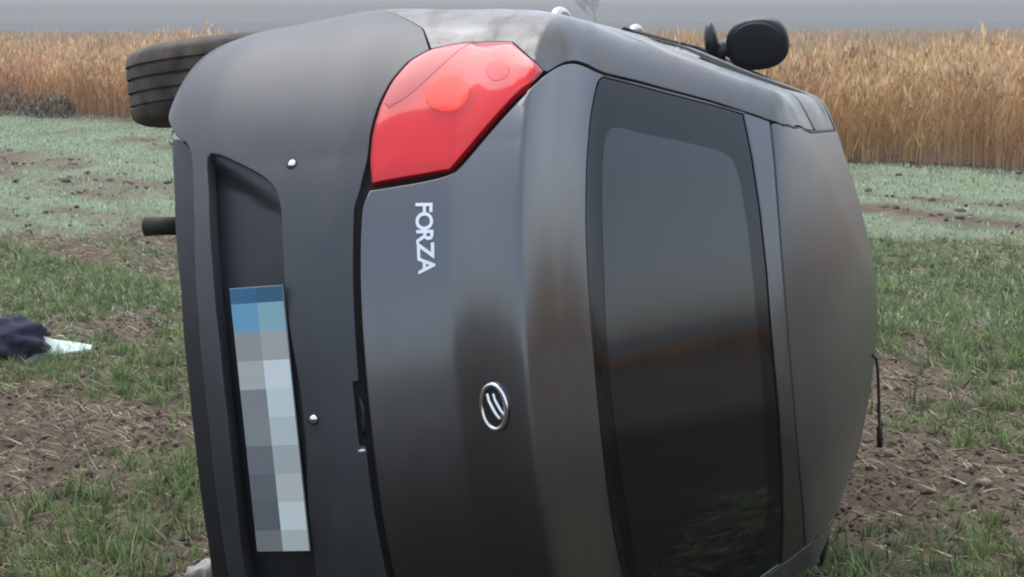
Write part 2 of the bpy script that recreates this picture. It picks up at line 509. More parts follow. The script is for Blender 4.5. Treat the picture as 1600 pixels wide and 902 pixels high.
for k in range(4):                                    # leaves
    f = rng.uniform(.15, .85, n)
    b = base+up*(h*f)[:, None]; d2 = rand_dir(n)
    u2 = unit(d2*rng.uniform(.3, .9, n)[:, None]+np.array([0, 0, 1.]))
    parts.append(ribbons(b, d2, u2, rng.uniform(.18, .42, n), rng.uniform(.014, .026, n), rng.uniform(.6, 2.2, n), tints(n, TAN0, TAN1, .18)*reed_tone(x, y), 2))
for k in range(3):                                    # plumes
    b = base+up*(h*rng.uniform(.88, .97, n))[:, None]; d2 = rand_dir(n)
    u2 = unit(up+d2*.35)
    parts.append(ribbons(b, d2, u2, rng.uniform(.10, .2, n), rng.uniform(.025, .05, n), rng.uniform(.3, 1.2, n), tints(n, (.46, .29, .15), (.74, .53, .33), .15)*reed_tone(x, y), 2))
blades_obj('reeds', parts, M['reed'], 'dense dry tan reeds along the far edge of the field', 'reeds')
# the bed behind, seen over the first rows
x, y = place_reeds(54000, -120, 150, 7, 330, 2.1)
n = len(x)
dist = np.hypot(x, y)
h = reed_height(x, y)*rng.uniform(.8, 1.1, n)
base = np.stack([x, y, h*.35], 1)
parts = []
for k in range(3):
    d2 = rand_dir(n); u2 = unit(d2*.35*rng.random(n)[:, None]+np.array([0, 0, 1.]))
    b = base+d2*rng.uniform(0, .12, n)[:, None]
    parts.append(ribbons(b, d2, u2, h*rng.uniform(.55, .75, n), rng.uniform(.03, .06, n)*(1+dist/45), rng.uniform(.1, .8, n), tints(n, (.40, .25, .13), (.64, .43, .25), .15)*reed_tone(x, y), 2))
blades_obj('far_reeds', parts, M['reed'], 'tan reed bed stretching away into the mist', 'reeds')

# ---------------------------------------------------------------- grey weeds at the foot of the reeds
def weed(x, y, hgt, rad, label):
    root = bpy.data.objects.new('weed_clump', None); C.objects.link(root); root.location = (x, y, float(ground_z(np.array(x), np.array(y))))
    n = 420
    a = rng.uniform(0, 2*np.pi, n); rr = rad*np.sqrt(rng.random(n))
    b = np.stack([np.cos(a)*rr, np.sin(a)*rr, hgt*rng.random(n)*(1-.6*(rr/rad)**2)], 1)
    d2 = rand_dir(n); u2 = unit(d2*rng.uniform(.4, 1.4, n)[:, None]+np.array([0, 0, .8]))
    V, F, Tn = ribbons(b, d2, u2, rng.uniform(.08, .2, n), rng.uniform(.02, .045, n), rng.uniform(.2, 1.5, n), tints(n, (.05, .048, .036), (.14, .125, .09), .2), 2)
    me = mesh_np('foliage', V, F, 3)
    at = me.attributes.new('tint', 'FLOAT_COLOR', 'POINT'); at.data.foreach_set('color', np.concatenate([Tn, np.ones((len(Tn), 1))], 1).astype(np.float32).ravel())
    o = link_mesh('foliage', me, M['straw'], None, smooth=False); o.parent = root
    for k in range(5):
        a = rng.uniform(0, 6.28); s_ = tube('stem', [(0, 0, -.02), (math.cos(a)*rad*.3, math.sin(a)*rad*.3, hgt*.5), (math.cos(a)*rad*.6, math.sin(a)*rad*.6, hgt*.95)], [.012, .008, .004], 5)
        so = link_mesh('stem', s_, plain('weed_stem', (.09, .07, .05), .8), None); so.parent = root
    tag(root, label, 'weed', 'grey weeds at the foot of the reeds')
weed(-9.9, 32.2, .62, .75, 'dark grey weed clump at the left picture edge, before the reeds')
weed(-8.7, 31.6, .45, .5, 'low dark weed clump in front of the reeds, left of the tyre')

# ---------------------------------------------------------------- a bare tree far off in the mist
tree = bpy.data.objects.new('bare_tree', None); C.objects.link(tree)
tree.location = (27, 540, 0)
tag(tree, 'small bare tree fading into the mist above the reeds', 'tree')
def limb(p, d, ln, r, lvl, acc):
    pts, rad = [p], [r]
    for k in range(4):
        d = (d+Vector((random.uniform(-.22, .22), random.uniform(-.22, .22), random.uniform(-.05, .2)))).normalized()
        p = p+d*ln/4; pts.append(p); rad.append(r*(1-.16*(k+1)))
        if lvl < 4 and k > 0:
            for _ in range(2):
                nd = (d+Vector((random.uniform(-1, 1), random.uniform(-1, 1), random.uniform(-.1, .7)))*.9).normalized()
                limb(p, nd, ln*.58, r*.5, lvl+1, acc)
    acc.append((pts, rad, lvl))
acc = []
limb(Vector((0, 0, -.1)), Vector((0, 0, 1)), 7.6, .45, 0, acc)
bark = plain('bark', (.05, .04, .035), .9)
trunk = [a for a in acc if a[2] == 0][0]
o = link_mesh('trunk', tube('trunk', trunk[0], trunk[1], 8), bark, None); o.parent = tree
vs, fs = [], []
for pts, rad, lvl in acc:
    if lvl == 0: continue
    me = tube('t', pts, [max(r_, .05) for r_ in rad], 4)
    b = len(vs); vs += [v.co.copy() for v in me.vertices]; fs += [tuple(i+b for i in p.vertices) for p in me.polygons]
    bpy.data.meshes.remove(me)
o = link_mesh('crown', mesh_py('crown', vs, fs), bark, None); o.parent = tree

# low ground rising behind the mist
hx = np.linspace(-700, 700, 60); hy = np.linspace(420, 900, 14)
HX, HY = np.meshgrid(hx, hy, indexing='ij')
HZ = 3.0*np.clip((HY-420)/300, 0, 1)**1.5*(.75+.5*fbm(HX, HY, .01, 51, 3))-.05
ids = np.arange(HX.size).reshape(HX.shape)
hq = np.stack([ids[:-1, :-1], ids[1:, :-1], ids[1:, 1:], ids[:-1, 1:]], -1).reshape(-1, 4)
hill = link_mesh('far_field', mesh_np('far_field', np.stack([HX, HY, HZ], -1).reshape(-1, 3), hq, 4), plain('far_field_soil', (.10, .095, .075), .95, noise=.3, nscale=.05), None)
tag(hill, kind='structure')

# ---------------------------------------------------------------- things left on the grass
gz = lambda x, y: float(ground_z(np.array(x), np.array(y)))
bx, by = -2.66, 8.52
vs, fs = [], []
seg, rings = 56, 34
for i in range(rings+1):
    th = math.pi*i/rings
    for j in range(seg):
        ph = 2*math.pi*j/seg
        p = np.array([math.sin(th)*math.cos(ph), math.sin(th)*math.sin(ph), math.cos(th)])
        fold = .10*math.sin(5*ph+3*math.sin(2.2*p[2]+1.1))*math.sin(th)+.06*math.sin(9*p[0]+5*p[2])+.05*math.sin(13*p[1]-7*p[2]+2*p[0])
        lump = float(fbm(np.array(p[0]*1.3+4), np.array(p[2]*1.3+p[1]), 1.6, 61, 3))-.5
        r_ = 1+fold*.8+lump*.5
        vs.append((bx+p[0]*.235*r_, by+p[1]*.17*r_, gz(bx, by)+max(-.01, .105+p[2]*.125*r_)))
for i in range(rings):
    for j in range(seg):
        fs.append((i*seg+j, (i+1)*seg+j, (i+1)*seg+(j+1) % seg, i*seg+(j+1) % seg))
bundle = link_mesh('cloth_bundle', mesh_py('cloth_bundle', vs, fs), plain('navy_cloth', (.016, .018, .040), .85, noise=.5, nscale=30, bump=.6), None)
tag(bundle, 'crumpled navy cloth bundle on the grass at the left edge', 'clothes')
# pale board half under the bundle, tip towards the car
top = [(-2.66, 8.60, .10), (-2.50, 8.58, .125), (-2.40, 8.575, .075), (-2.30, 8.57, .045), (-2.19, 8.56, .03)]
bot = [(-2.66, 8.46, .015), (-2.50, 8.46, .015), (-2.40, 8.475, .015), (-2.30, 8.495, .016), (-2.19, 8.53, .018)]
vs, fs = [], []
for a, b in zip(top, bot):
    for p, dz in ((a, 0), (b, 0), (b, -.012), (a, -.012)):
        vs.append((p[0], p[1], gz(p[0], p[1])+p[2]+dz+.012))
for i in range(4):
    for k in range(4):
        fs.append((i*4+k, i*4+(k+1) % 4, (i+1)*4+(k+1) % 4, (i+1)*4+k))
fs += [(3, 2, 1, 0), (16, 17, 18, 19)]
board = link_mesh('plastic_sheet', mesh_py('plastic_sheet', vs, fs), plain('pale_plastic', (.55, .67, .62), .45, noise=.06), None, smooth=False)
tag(board, 'pale greenish plastic sheet tapering to a point beside the navy bundle', 'sheet')
# pale stone by the bumper
sx, sy = -.965, 5.06
bm = bmesh.new(); bmesh.ops.create_icosphere(bm, subdivisions=3, radius=1)
for v in bm.verts:
    k = 1+.55*(float(fbm(np.array(v.co.x*1.2+9), np.array(v.co.y+v.co.z*1.3), 1.5, 71, 3))-.5)*2
    v.co = Vector((sx+v.co.x*.062*k+v.co.z*.012, sy+v.co.y*.05*k, gz(sx, sy)+.012+v.co.z*.052*k-.01*abs(v.co.x)))
me = bpy.data.meshes.new('stone'); bm.to_mesh(me); bm.free()
stone = link_mesh('stone', me, plain('pale_stone', (.30, .29, .26), .85, noise=.3, nscale=25, bump=.5), None)
tag(stone, 'pale grey stone on the soil beside the bumper', 'stone')


# the car's own axes in the field (it lies on its right side, nose a little low)
AXIS_U = (0.26615, 0.96244, -0.05363)
AXIS_V = (-0.09289, 0.08098, 0.99238)
AXIS_W = (0.95944, -0.25914, 0.11095)
ORIGIN = (-0.90545, 3.31399, 0.88784)
MIRROR_POS = Vector((2.42000, 0.76182, 1.16543))

# ---------------------------------------------------------------- car body surface
# car coordinates: u forward from the tail, v to the car's left, w up from its wheels' ground
# one row per height: w, rear u, half width, rear corner length, exponent, front u, front corner length
ROWS = np.array([
 # w     ur     hv    L     n    uf    Lf
 (0.135, 0.118, .755, .50, 2.6, 3.85, .42),
 (0.165, 0.078, .780, .54, 2.6, 3.93, .46),
 (0.200, 0.052, .794, .57, 2.6, 4.00, .50),
 (0.250, 0.030, .807, .60, 2.6, 4.05, .55),
 (0.310, 0.013, .819, .63, 2.6, 4.09, .60),
 (0.400, 0.001, .829, .68, 2.6, 4.12, .62),
 (0.500,-0.006, .832, .70, 2.6, 4.13, .62),
 (0.560,-0.010, .829, .70, 2.6, 4.12, .62),
 (0.610,-0.002, .825, .70, 2.6, 4.11, .62),
 (0.660, 0.016, .819, .70, 2.6, 4.08, .64),
 (0.700, 0.031, .814, .69, 2.6, 4.03, .66),
 (0.760, 0.050, .808, .67, 2.6, 3.90, .66),
 (0.814, 0.0635, .803, .655, 2.6, 3.76, .66),
 (0.822, 0.0645, .801, .65, 2.6, 3.70, .64),
 (0.830, 0.0630, .799, .645, 2.6, 3.64, .62),
 (0.890, 0.042, .788, .62, 2.6, 3.42, .56),
 (0.940, 0.025, .775, .60, 2.6, 3.24, .50),
 (0.968, 0.0195, .766, .577, 2.6, 3.15, .465),
 (0.975, 0.0215, .763, .566, 2.6, 3.13, .455),
 (0.981, 0.0340, .761, .556, 2.6, 3.115, .447),
 (1.012, 0.150, .748, .48, 2.6, 3.04, .41),
 (1.048, 0.270, .729, .40, 2.6, 2.96, .38),
 (1.100, 0.346, .701, .37, 2.6, 2.87, .34),
 (1.170, 0.446, .664, .33, 2.6, 2.74, .31),
 (1.240, 0.547, .630, .295, 2.6, 2.61, .29),
 (1.310, 0.648, .597, .27, 2.6, 2.47, .28),
 (1.352, 0.708, .576, .258, 2.6, 2.39, .27),
 (1.382, 0.752, .556, .25, 2.6, 2.33, .26),
 (1.414, 0.835, .490, .25, 2.6, 2.26, .26),
 (1.441, 0.925, .405, .25, 2.5, 2.19, .26),
 (1.465, 1.030, .318, .24, 2.4, 2.12, .24),
 (1.485, 1.150, .238, .22, 2.3, 2.04, .22),
 (1.500, 1.290, .165, .18, 2.2, 1.96, .18),
 (1.510, 1.430, .110, .12, 2.1, 1.88, .12),
 (1.516, 1.570, .048, .06, 2.0, 1.79, .06),
 (1.518, 1.670, .004, .01, 2.0, 1.69, .008),
])
NR = len(ROWS)
KNOT = np.concatenate([[0], np.cumsum(np.hypot(np.diff(ROWS[:, 0]), np.diff(ROWS[:, 1])))])/.05   # 5 cm of profile per unit
SMAX = float(KNOT[-1])
def pchip_slopes(x, y):
    h = np.diff(x)[:, None]; d = np.diff(y, axis=0)/h; m = np.zeros_like(y)
    a, b = d[:-1], d[1:]; w1, w2 = 2*h[1:]+h[:-1], h[1:]+2*h[:-1]
    ok = a*b > 0
    m[1:-1] = np.where(ok, (w1+w2)/(w1/np.where(ok, a, 1)+w2/np.where(ok, b, 1)), 0)
    m[0] = d[0]; m[-1] = d[-1]
    return m
SLOPES = pchip_slopes(KNOT, ROWS)
def row(s):
    s = np.clip(np.asarray(s, float), 0, SMAX-1e-9); i = np.clip(np.searchsorted(KNOT, s, side='right')-1, 0, NR-2)
    h = (KNOT[i+1]-KNOT[i])[..., None]; x = (s-KNOT[i])[..., None]/h
    h00 = (1+2*x)*(1-x)**2; h10 = x*(1-x)**2*h; h01 = x*x*(3-2*x); h11 = x*x*(x-1)*h
    return h00*ROWS[i]+h10*SLOPES[i]+h01*ROWS[i+1]+h11*SLOPES[i+1]
S_OF_W_W = None
def s_of_w(w):
    global S_OF_W_W
    if S_OF_W_W is None:
        ss = np.linspace(0, SMAX, 8000); S_OF_W_W = (row(ss)[:, 0], ss)
    return np.interp(w, *S_OF_W_W)
T1, T2 = .42, .80           # |t| < T1 tail and rear corner, T1..T2 flank, T2..1 nose
def surf(t, s):
    t = np.asarray(t, float); s = np.asarray(s, float)
    r = row(s); w, ur, hv, L, n, uf, Lf = [r[..., k] for k in range(7)]
    t = np.where(t > 1, t-2, np.where(t < -1, t+2, t))      # past the nose comes the other side
    a = np.abs(t); sg = np.where(t < 0, -1., 1.)
    # tail: v by eased angle
    k = np.clip(a/T1, 0, 1); q = np.sin(k*np.pi/2)
    v1 = hv*q; rr = np.clip(q, 0, 1)
    u1 = ur + L*(1-np.sqrt(np.clip(1-rr**n, 0, 1))) + .10*np.minimum(v1, .5)**2*(1-rr**6)
    kf = np.clip((a-T1)/(T2-T1), 0, 1)
    ua = ur+L; ub = uf-Lf
    u2 = ua+(ub-ua)*kf
    k3 = np.clip((a-T2)/(1-T2), 0, 1); q3 = np.cos(k3*np.pi/2)
    v3 = hv*q3; u3 = uf - Lf*(1-np.sqrt(np.clip(1-np.clip(q3, 0, 1)**n, 0, 1)))
    u = np.where(a < T1, u1, np.where(a < T2, u2, u3))
    v = sg*np.where(a < T1, v1, np.where(a < T2, hv, v3))
    return np.stack([u, v, w], -1)
def normal(t, s, e=2e-3):
    t = np.asarray(t, float); s = np.asarray(s, float)
    dt = surf(t+e, s)-surf(t-e, s)
    ds = surf(t, np.minimum(s+e*8, SMAX))-surf(t, np.maximum(s-e*8, 0))
    nn = np.cross(ds, dt)
    ln = np.linalg.norm(nn, axis=-1, keepdims=True)
    return nn/np.maximum(ln, 1e-12)
def t_of_u(u, s, side=1):
    """flank parameter at distance u from the tail"""
    tt = np.linspace(0, 1, 1500); p = surf(tt, np.full_like(tt, s))
    return side*np.interp(u, p[:, 0], tt)

POLY = {
 'light': [(0.1509, 11.455), (0.1702, 11.252), (0.1941, 11.240), (0.2175, 11.379), (0.2419, 11.659), (0.2665, 12.161), (0.2822, 12.868), (0.2892, 13.846), (0.2936, 15.134), (0.2962, 16.650), (0.2779, 17.626), (0.2632, 18.773), (0.2405, 17.740), (0.2177, 16.977), (0.1988, 16.262), (0.1825, 15.567), (0.1684, 14.944), (0.1593, 14.559), (0.1574, 13.771), (0.1552, 12.963), (0.1533, 12.155)],
 'hatch': [(0.1296, 11.181), (0.1402, 11.172), (0.1466, 11.423), (0.1485, 12.175), (0.1503, 12.983), (0.1525, 13.790), (0.1559, 14.648), (0.1655, 15.143), (0.1794, 15.779), (0.1956, 16.466), (0.2151, 17.201), (0.2380, 17.930), (0.2592, 19.175), (0.2776, 20.599), (0.2845, 21.606), (0.2847, 22.689), (0.2793, 23.825), (0.2843, 26.023), (0.2864, 28.368), (0.2873, 30.388), (0.2830, 32.667), (0.2809, 34.257)],
 'seam_bottom': [(0.1011, 11.124), (0.0594, 11.088), (0.0349, 11.066), (0.0104, 11.085), (-0.0225, 11.150), (-0.0651, 11.115), (-0.1067, 10.987)],
 'roofseam': [(0.2796, 34.258), (0.2063, 34.518), (0.1312, 34.665), (0.0585, 34.743), (-0.0041, 34.743)],
 'glass': [(0.2783, 23.937), (0.2821, 26.029), (0.2840, 28.372), (0.2847, 30.391), (0.2836, 32.584), (0.2087, 33.193), (0.1441, 33.576), (0.0798, 33.777), (0.0259, 33.782)],
 'glassleft': [(0.2711, 23.669), (0.2157, 23.301), (0.1705, 23.144), (0.1207, 23.048), (0.0657, 23.033), (0.0225, 23.044)],
 'clear': [(0.2131, 31.143), (0.2159, 28.431), (0.2154, 26.133), (0.2169, 24.656), (0.2099, 24.250), (0.1951, 24.131), (0.1727, 24.077), (0.1322, 24.049), (0.0849, 24.025), (0.0255, 23.910), (0.0150, 32.888), (0.0671, 32.809), (0.1282, 32.626), (0.1723, 32.320), (0.2040, 31.953)],
 'recess': [(0.1568, 4.353), (0.1772, 4.085), (0.1860, 4.048), (0.1897, 4.238), (0.1867, 4.749), (0.1761, 5.706), (0.1644, 6.809), (0.1554, 7.386), (0.1463, 7.698), (0.1350, 7.870), (0.1039, 8.042)],
 'recess_left': [(0.1568, 4.353), (0.1002, 4.774), (0.0240, 4.986), (-0.0608, 4.847), (-0.1034, 4.588)],
 'recess_right': [(0.1039, 8.042), (0.0622, 8.222), (0.0054, 8.423), (-0.0611, 8.420), (-0.1022, 8.204)],
 'corner': [(0.2417, 0.035), (0.2168, 2.028), (0.2058, 2.822), (0.1932, 3.207), (0.1698, 3.528), (0.1340, 3.860)],
 'ridge': [(0.1340, 3.860), (0.0668, 4.119), (0.0036, 4.223), (-0.0613, 4.070)],
 'bl': [(0.2185, 1.494), (0.1640, 2.347), (0.0902, 3.067), (0.0251, 3.217), (-0.0399, 3.139), (-0.1077, 2.614)],
 'latch': [(0.0193, 10.667), (0.0199, 11.286), (-0.0226, 11.199), (-0.0207, 10.644)],
 'sensor1': [(0.1699, 8.072)],
 'sensor2': [(-0.0010, 8.933)],
 'plate': [(0.0883, 5.694), (0.0852, 8.241), (-0.0860, 8.048), (-0.0832, 5.754)],
 'text': [(0.1372, 13.278), (0.1351, 13.990), (0.0868, 13.432), (0.0852, 14.052)],
 'logo': [(0.0134, 16.403), (-0.0170, 16.194), (-0.0019, 15.532), (-0.0017, 17.020), (-0.0017, 16.301)],
 'crease1': [(0.0847, 14.553), (0.0133, 14.656), (-0.1108, 14.342)],
 'crease2': [(0.2809, 22.141), (0.2270, 18.682), (0.1827, 17.763), (0.1460, 17.612), (0.0908, 17.782), (0.0135, 17.742), (-0.1188, 17.694)],
 'door': [(0.3741, 29.111), (0.7944, 31.567), (0.8041, 26.403), (0.5768, 25.022), (0.6000, 17.488)],
 'roofline': [(0.5577, 37.287), (0.5041, 40.614), (0.2692, 46.151), (-0.5748, 47.480), (-0.8062, 37.313), (-0.3368, 36.063)],
 'fend': [(0.2481, 0.000), (0.2762, 0.269), (0.3124, 1.252), (0.3595, 2.177), (0.3793, 3.472), (0.3886, 4.749), (0.3791, 6.908), (0.3597, 9.728), (0.3548, 12.682)],
 'marker': [(0.2813, 14.627), (0.2635, 14.160), (0.2483, 13.703), (0.2344, 13.230), (0.2228, 12.788), (0.2142, 12.323), (0.2095, 11.780)],
 'ditch': [(0.2897, 35.152), (0.3233, 36.166), (0.4007, 37.102), (0.4999, 37.230), (0.5865, 37.334)],
 'roofditch': [(0.2742, 34.135), (0.3172, 36.175), (0.5577, 37.287)],
}

# ---------------------------------------------------------------- the car, built upright, then laid on its right side
AU = Vector(AXIS_U); AV = Vector(AXIS_V); AW = Vector(AXIS_W); AO = Vector(ORIGIN)
frame = Matrix(((AU.x, AV.x, AW.x, 0), (AU.y, AV.y, AW.y, 0), (AU.z, AV.z, AW.z, 0), (0, 0, 0, 1)))
base_uvw = Vector((1.6, -.80, .55))          # the flank it rests on
car = bpy.data.objects.new('car', None)
C.objects.link(car)
car.matrix_world = Matrix.Translation(AO+frame.to_3x3() @ base_uvw) @ frame
car['base_shift'] = [-base_uvw.x, -base_uvw.y, -base_uvw.z]
tag(car, 'dark grey hatchback lying on its right side in the field, tail towards the camera', 'car')

KT, KS = 3.0, .05                             # surface parameters to rough metres

def resample(loop, step, smooth=3, corner=38):
    """dense closed loop in rough metres; corners sharper than `corner` degrees stay"""
    P = np.array(loop, float)*[KT, KS]
    n = len(P); out = []; hard = []
    for i in range(n):
        a, b, c = P[i-1], P[i], P[(i+1) % n]
        d1, d2 = b-a, c-b
        ang = abs(math.degrees(math.atan2(d1[0]*d2[1]-d1[1]*d2[0], d1@d2)))
        k = max(1, int(np.linalg.norm(c-b)/step))
        for j in range(k):
            out.append(b+(c-b)*j/k); hard.append(j == 0 and ang > corner)
    Q = np.array(out); hd = np.array(hard)
    for _ in range(smooth):
        S = .25*np.roll(Q, 1, 0)+.5*Q+.25*np.roll(Q, -1, 0)
        Q = np.where(hd[:, None], Q, S)
    return Q

def area2(Q):
    x, y = Q[:, 0], Q[:, 1]
    return .5*np.sum(x*np.roll(y, -1)-np.roll(x, -1)*y)

def loop_normals(Q):
    e = np.roll(Q, -1, 0)-np.roll(Q, 1, 0)
    n = np.stack([e[:, 1], -e[:, 0]], 1)
    n /= np.maximum(np.linalg.norm(n, axis=1, keepdims=True), 1e-9)
    return n if area2(Q) > 0 else -n          # outward

def inside(Q, X):
    x, y = X[:, 0], X[:, 1]; c = np.zeros(len(X), bool)
    x1, y1 = Q[:, 0], Q[:, 1]; x2, y2 = np.roll(x1, -1), np.roll(y1, -1)
    for a, b, d, e in zip(x1, y1, x2, y2):
        k = ((b > y) != (e > y))
        if k.any():
            xx = (d-a)*(y-b)/(e-b if e != b else 1e-12)+a
            c ^= k & (x < xx)
    return c

def lift(X2, off):
    t, s = X2[:, 0]/KT, X2[:, 1]/KS
    p, n = surf(t, s), normal(t, s)
    o = off(t, s) if callable(off) else np.full(len(t), off)
    return p+n*o[:, None], n

def panel(name, loop, mat, parent=car, holes=(), off=0.0, gap=.0025, hole_gap=None, depth=.016, grid=.022, step=.012,
          round_r=.002, smooth=3, rim_to=None, flat_normals=True, corner=38, label=None):
    """one pressed panel lying on the body surface: skin, rolled edge and returned flange"""
    loops = [resample(loop, step, smooth, corner)]
    gaps = [gap]
    for h in holes:
        loops.append(resample(h, step, smooth, corner)); gaps.append(-(gap if hole_gap is None else hole_gap))
    L2, nrm = [], []
    for k, Q in enumerate(loops):
        n = loop_normals(Q)
        if k: n = -n                          # away from the skin
        Qi = Q-n*abs(gaps[k])
        L2.append(Qi); nrm.append(n)
    lo, hi = L2[0].min(0), L2[0].max(0)
    gx, gy = np.meshgrid(np.arange(lo[0], hi[0], grid), np.arange(lo[1], hi[1], grid*.9), indexing='ij')
    gx = gx+(np.arange(gx.shape[1]) % 2)[None, :]*grid*.5
    G = np.stack([gx.ravel(), gy.ravel()], 1)
    keep = inside(L2[0], G)
    for h in L2[1:]: keep &= ~inside(h, G)
    G = G[keep]
    if len(G):
        allb = np.concatenate(L2)
        dm = np.full(len(G), 9.)
        for a in range(0, len(allb), 200):
            dm = np.minimum(dm, np.sqrt(((G[:, None]-allb[None, a:a+200])**2).sum(-1)).min(1))
        G = G[dm > grid*.45]
    pts = [Vector(p) for q in L2 for p in q]+[Vector(p) for p in G]
    edges = []; b0 = 0
    for q in L2:
        m = len(q); edges += [(b0+i, b0+(i+1) % m) for i in range(m)]; b0 += m
    res = delaunay_2d_cdt(pts, edges, [], 1, 1e-7)
    V2 = np.array([tuple(v) for v in res[0]]); F = [tuple(f) for f in res[2]]
    if holes:
        cen2 = np.array([V2[list(f)].mean(0) for f in F]); drop = np.zeros(len(F), bool)
        for h in L2[1:]: drop |= inside(h, cen2)
        F = [f for f, d in zip(F, drop) if not d]
    P, Nn = lift(V2, off)
    if callable(off):                          # true normal of the shaped surface
        e = 3e-3
        A = lift(V2+[e, 0], off)[0]-lift(V2-[e, 0], off)[0]
        B = lift(V2+[0, e], off)[0]-lift(V2-[0, e], off)[0]
        n2 = np.cross(B, A); n2 /= np.maximum(np.linalg.norm(n2, axis=1, keepdims=True), 1e-12)
        Nn = np.where(np.isfinite(n2), n2, Nn)
    verts = [P]; norms = [Nn]; faces = []
    for f in F:
        a, b, c = P[f[0]], P[f[1]], P[f[2]]
        g = np.cross(b-a, c-a)
        faces.append(f if g@Nn[f[0]] > 0 else f[::-1])
    base = len(P)
    for q, n in zip(L2, nrm):                  # rolled edge and flange
        p0, m0 = lift(q, off)
        out3 = lift(q+n*2e-3, 0)[0]-lift(q, 0)[0]
        out3 /= np.maximum(np.linalg.norm(out3, axis=1, keepdims=True), 1e-9)
        if rim_to is None:
            rings = [(p0, m0), (p0+out3*round_r*.7-m0*round_r*.3, (m0+out3*.9)), (p0+out3*round_r-m0*round_r, (out3+m0*.15)), (p0+out3*round_r-m0*depth, out3)]
        else:
            top, _ = lift(q, rim_to)
            rings = [(p0, -out3), (top, -out3)]
        m = len(q)
        for p, nn in rings:
            verts.append(p); norms.append(nn/np.linalg.norm(nn, axis=1, keepdims=True))
        for r in range(len(rings)-1):
            for i in range(m):
                j = (i+1) % m
                f = (base+r*m+i, base+r*m+j, base+(r+1)*m+j, base+(r+1)*m+i)
                a, b, c = rings[r][0][i], rings[r][0][j], rings[r+1][0][i]
                g = np.cross(b-a, c-a)
                faces.append(f if g@rings[r+1][1][i] > 0 else f[::-1])
        base += m*len(rings)
    VV, NN = np.concatenate(verts), np.concatenate(norms)
    me = mesh_py(name, VV, faces)
    o = link_mesh(name, me, mat, parent)
    if len(me.vertices) == len(VV):
        me.normals_split_custom_set_from_vertices([tuple(v) for v in NN])
    if label: o['label'] = label
    return o

def mir(pts):
    return [(-t, s) for t, s in reversed(pts)]
PL = POLY
def W(w): return float(s_of_w(w))
def T(u, w, side=1): return float(t_of_u(u, W(w), side))

# ---- outlines (surface parameters)
ARCH_U, ARCH_W, ARCH_R = .80, .285, .322
FARCH_U = 3.27
def arch_pts(uc, a0, a1, n=22, r=ARCH_R):
    out = []
    for k in range(n):
        a = a0+(a1-a0)*k/(n-1)
        u, w = uc+r*math.cos(a), ARCH_W+r*math.sin(a)
        w = max(w, .137)
        out.append((T(u, w), W(w)))
    return out

s_seam = W(0.6531)
light = PL['light']
hatch_left = [(0.0, s_seam), (.05, s_seam), (.10, s_seam)]+PL['hatch']
hatch_roof = PL['roofseam'][1:-1]+[(0.0, PL['roofseam'][-1][1])]
hatch_half = hatch_left+hatch_roof
hatch_loop = hatch_half+mir(hatch_half)[1:-1]
glass_half = [(0.0, PL['glassleft'][-1][1])]+PL['glassleft'][::-1]+PL['glass']+[(0.0, PL['glass'][-1][1])]
glass_loop = glass_half+mir(glass_half)[1:-1]
rec_half = [(0.0, W(0.3522)), (.05, W(0.3494))]+PL['recess_left'][1::-1]+PL['recess'][1:]+PL['recess_right'][1:2]+[(.02, W(0.5243)), (0.0, W(0.5249))]
rec_loop = rec_half+mir(rec_half)[1:-1]

# bumper: hatch seam with the latch notch, round the lamp, down the seam to the wheel arch, along the bottom lip
bs = s_seam-.30
a_top, a_bot = R(128), R(205)
arch_rear = arch_pts(ARCH_U, a_top, a_bot)
lamp_edge = light[1:7]
bump_left = [(.021, bs), (.06, bs), (.10, bs), (.137, bs-.02), (.1445, W(0.6453))]+[(t+.001, s-.06) for t, s in lamp_edge]
bump_left += [(.320, W(0.6942)), (.345, W(0.6393))]+arch_rear
bump_left += [(.30, W(0.1453)), (.262, W(0.1482))]+[(PL['corner'][0][0]+.006, W(0.1572))]+PL['corner'][1:]+[PL['ridge'][1], (0.0, PL['ridge'][2][1])]
bump_loop = [(.0, W(0.6276)), (.0205, W(0.6276))]+bump_left+mir(bump_left)+[(-.0205, W(0.6276))]

REC_A, REC_B = np.array(PL['recess'][3])*[KT, KS], np.array(PL['recess'][8])*[KT, KS]   # its slanted end
REC_LO, REC_HI = W(.315), W(.527)
def recess_depth(t, s):
    hi = REC_HI-np.clip(np.abs(t)-.05, 0, 1)*3.0
    k = np.clip((hi-s)/(hi-REC_LO), 0, 1)
    X = np.stack([np.abs(t)*KT, s*KS], 1)
    d = REC_B-REC_A; d = d/np.linalg.norm(d); nn = np.array([d[1], -d[0]])
    if nn[0] > 0: nn = -nn                     # towards the middle of the car
    dist = np.clip((X-REC_A)@nn, 0, 1)
    ramp = np.clip(dist/.040, 0, 1); ramp = ramp*ramp*(3-2*ramp)
    return -(.010+.034*ramp)*k**.45

# ---- dark inner shell that closes the car behind every gap
tt = np.linspace(-1, 1, 301); ss = np.linspace(0, W(1.48), 120)
TTg, SSg = np.meshgrid(tt, ss, indexing='ij')
def shell_off(t, s):
    d = np.full(t.shape, -.019)
    # deeper behind the plate recess
    k = (np.abs(t) < .23) & (s > W(0.261)) & (s < W(0.571))
    return np.where(k, -.066, d)
SP = surf(TTg, SSg)+normal(TTg, SSg)*shell_off(TTg, SSg)[..., None]
ids = np.arange(TTg.size).reshape(TTg.shape)
quads = np.stack([ids[:-1, :-1], ids[:-1, 1:], ids[1:, 1:], ids[1:, :-1]], -1).reshape(-1, 4)
cen = SP.reshape(-1, 3)[quads].mean(1)
tq, sq = np.abs(TTg.ravel()[quads].mean(1)), SSg.ravel()[quads].mean(1)
bl_t = np.array([0]+[p[0] for p in PL['bl'][3::-1]]); bl_s = np.array([PL['bl'][3][1]]+[p[1] for p in PL['bl'][3::-1]])
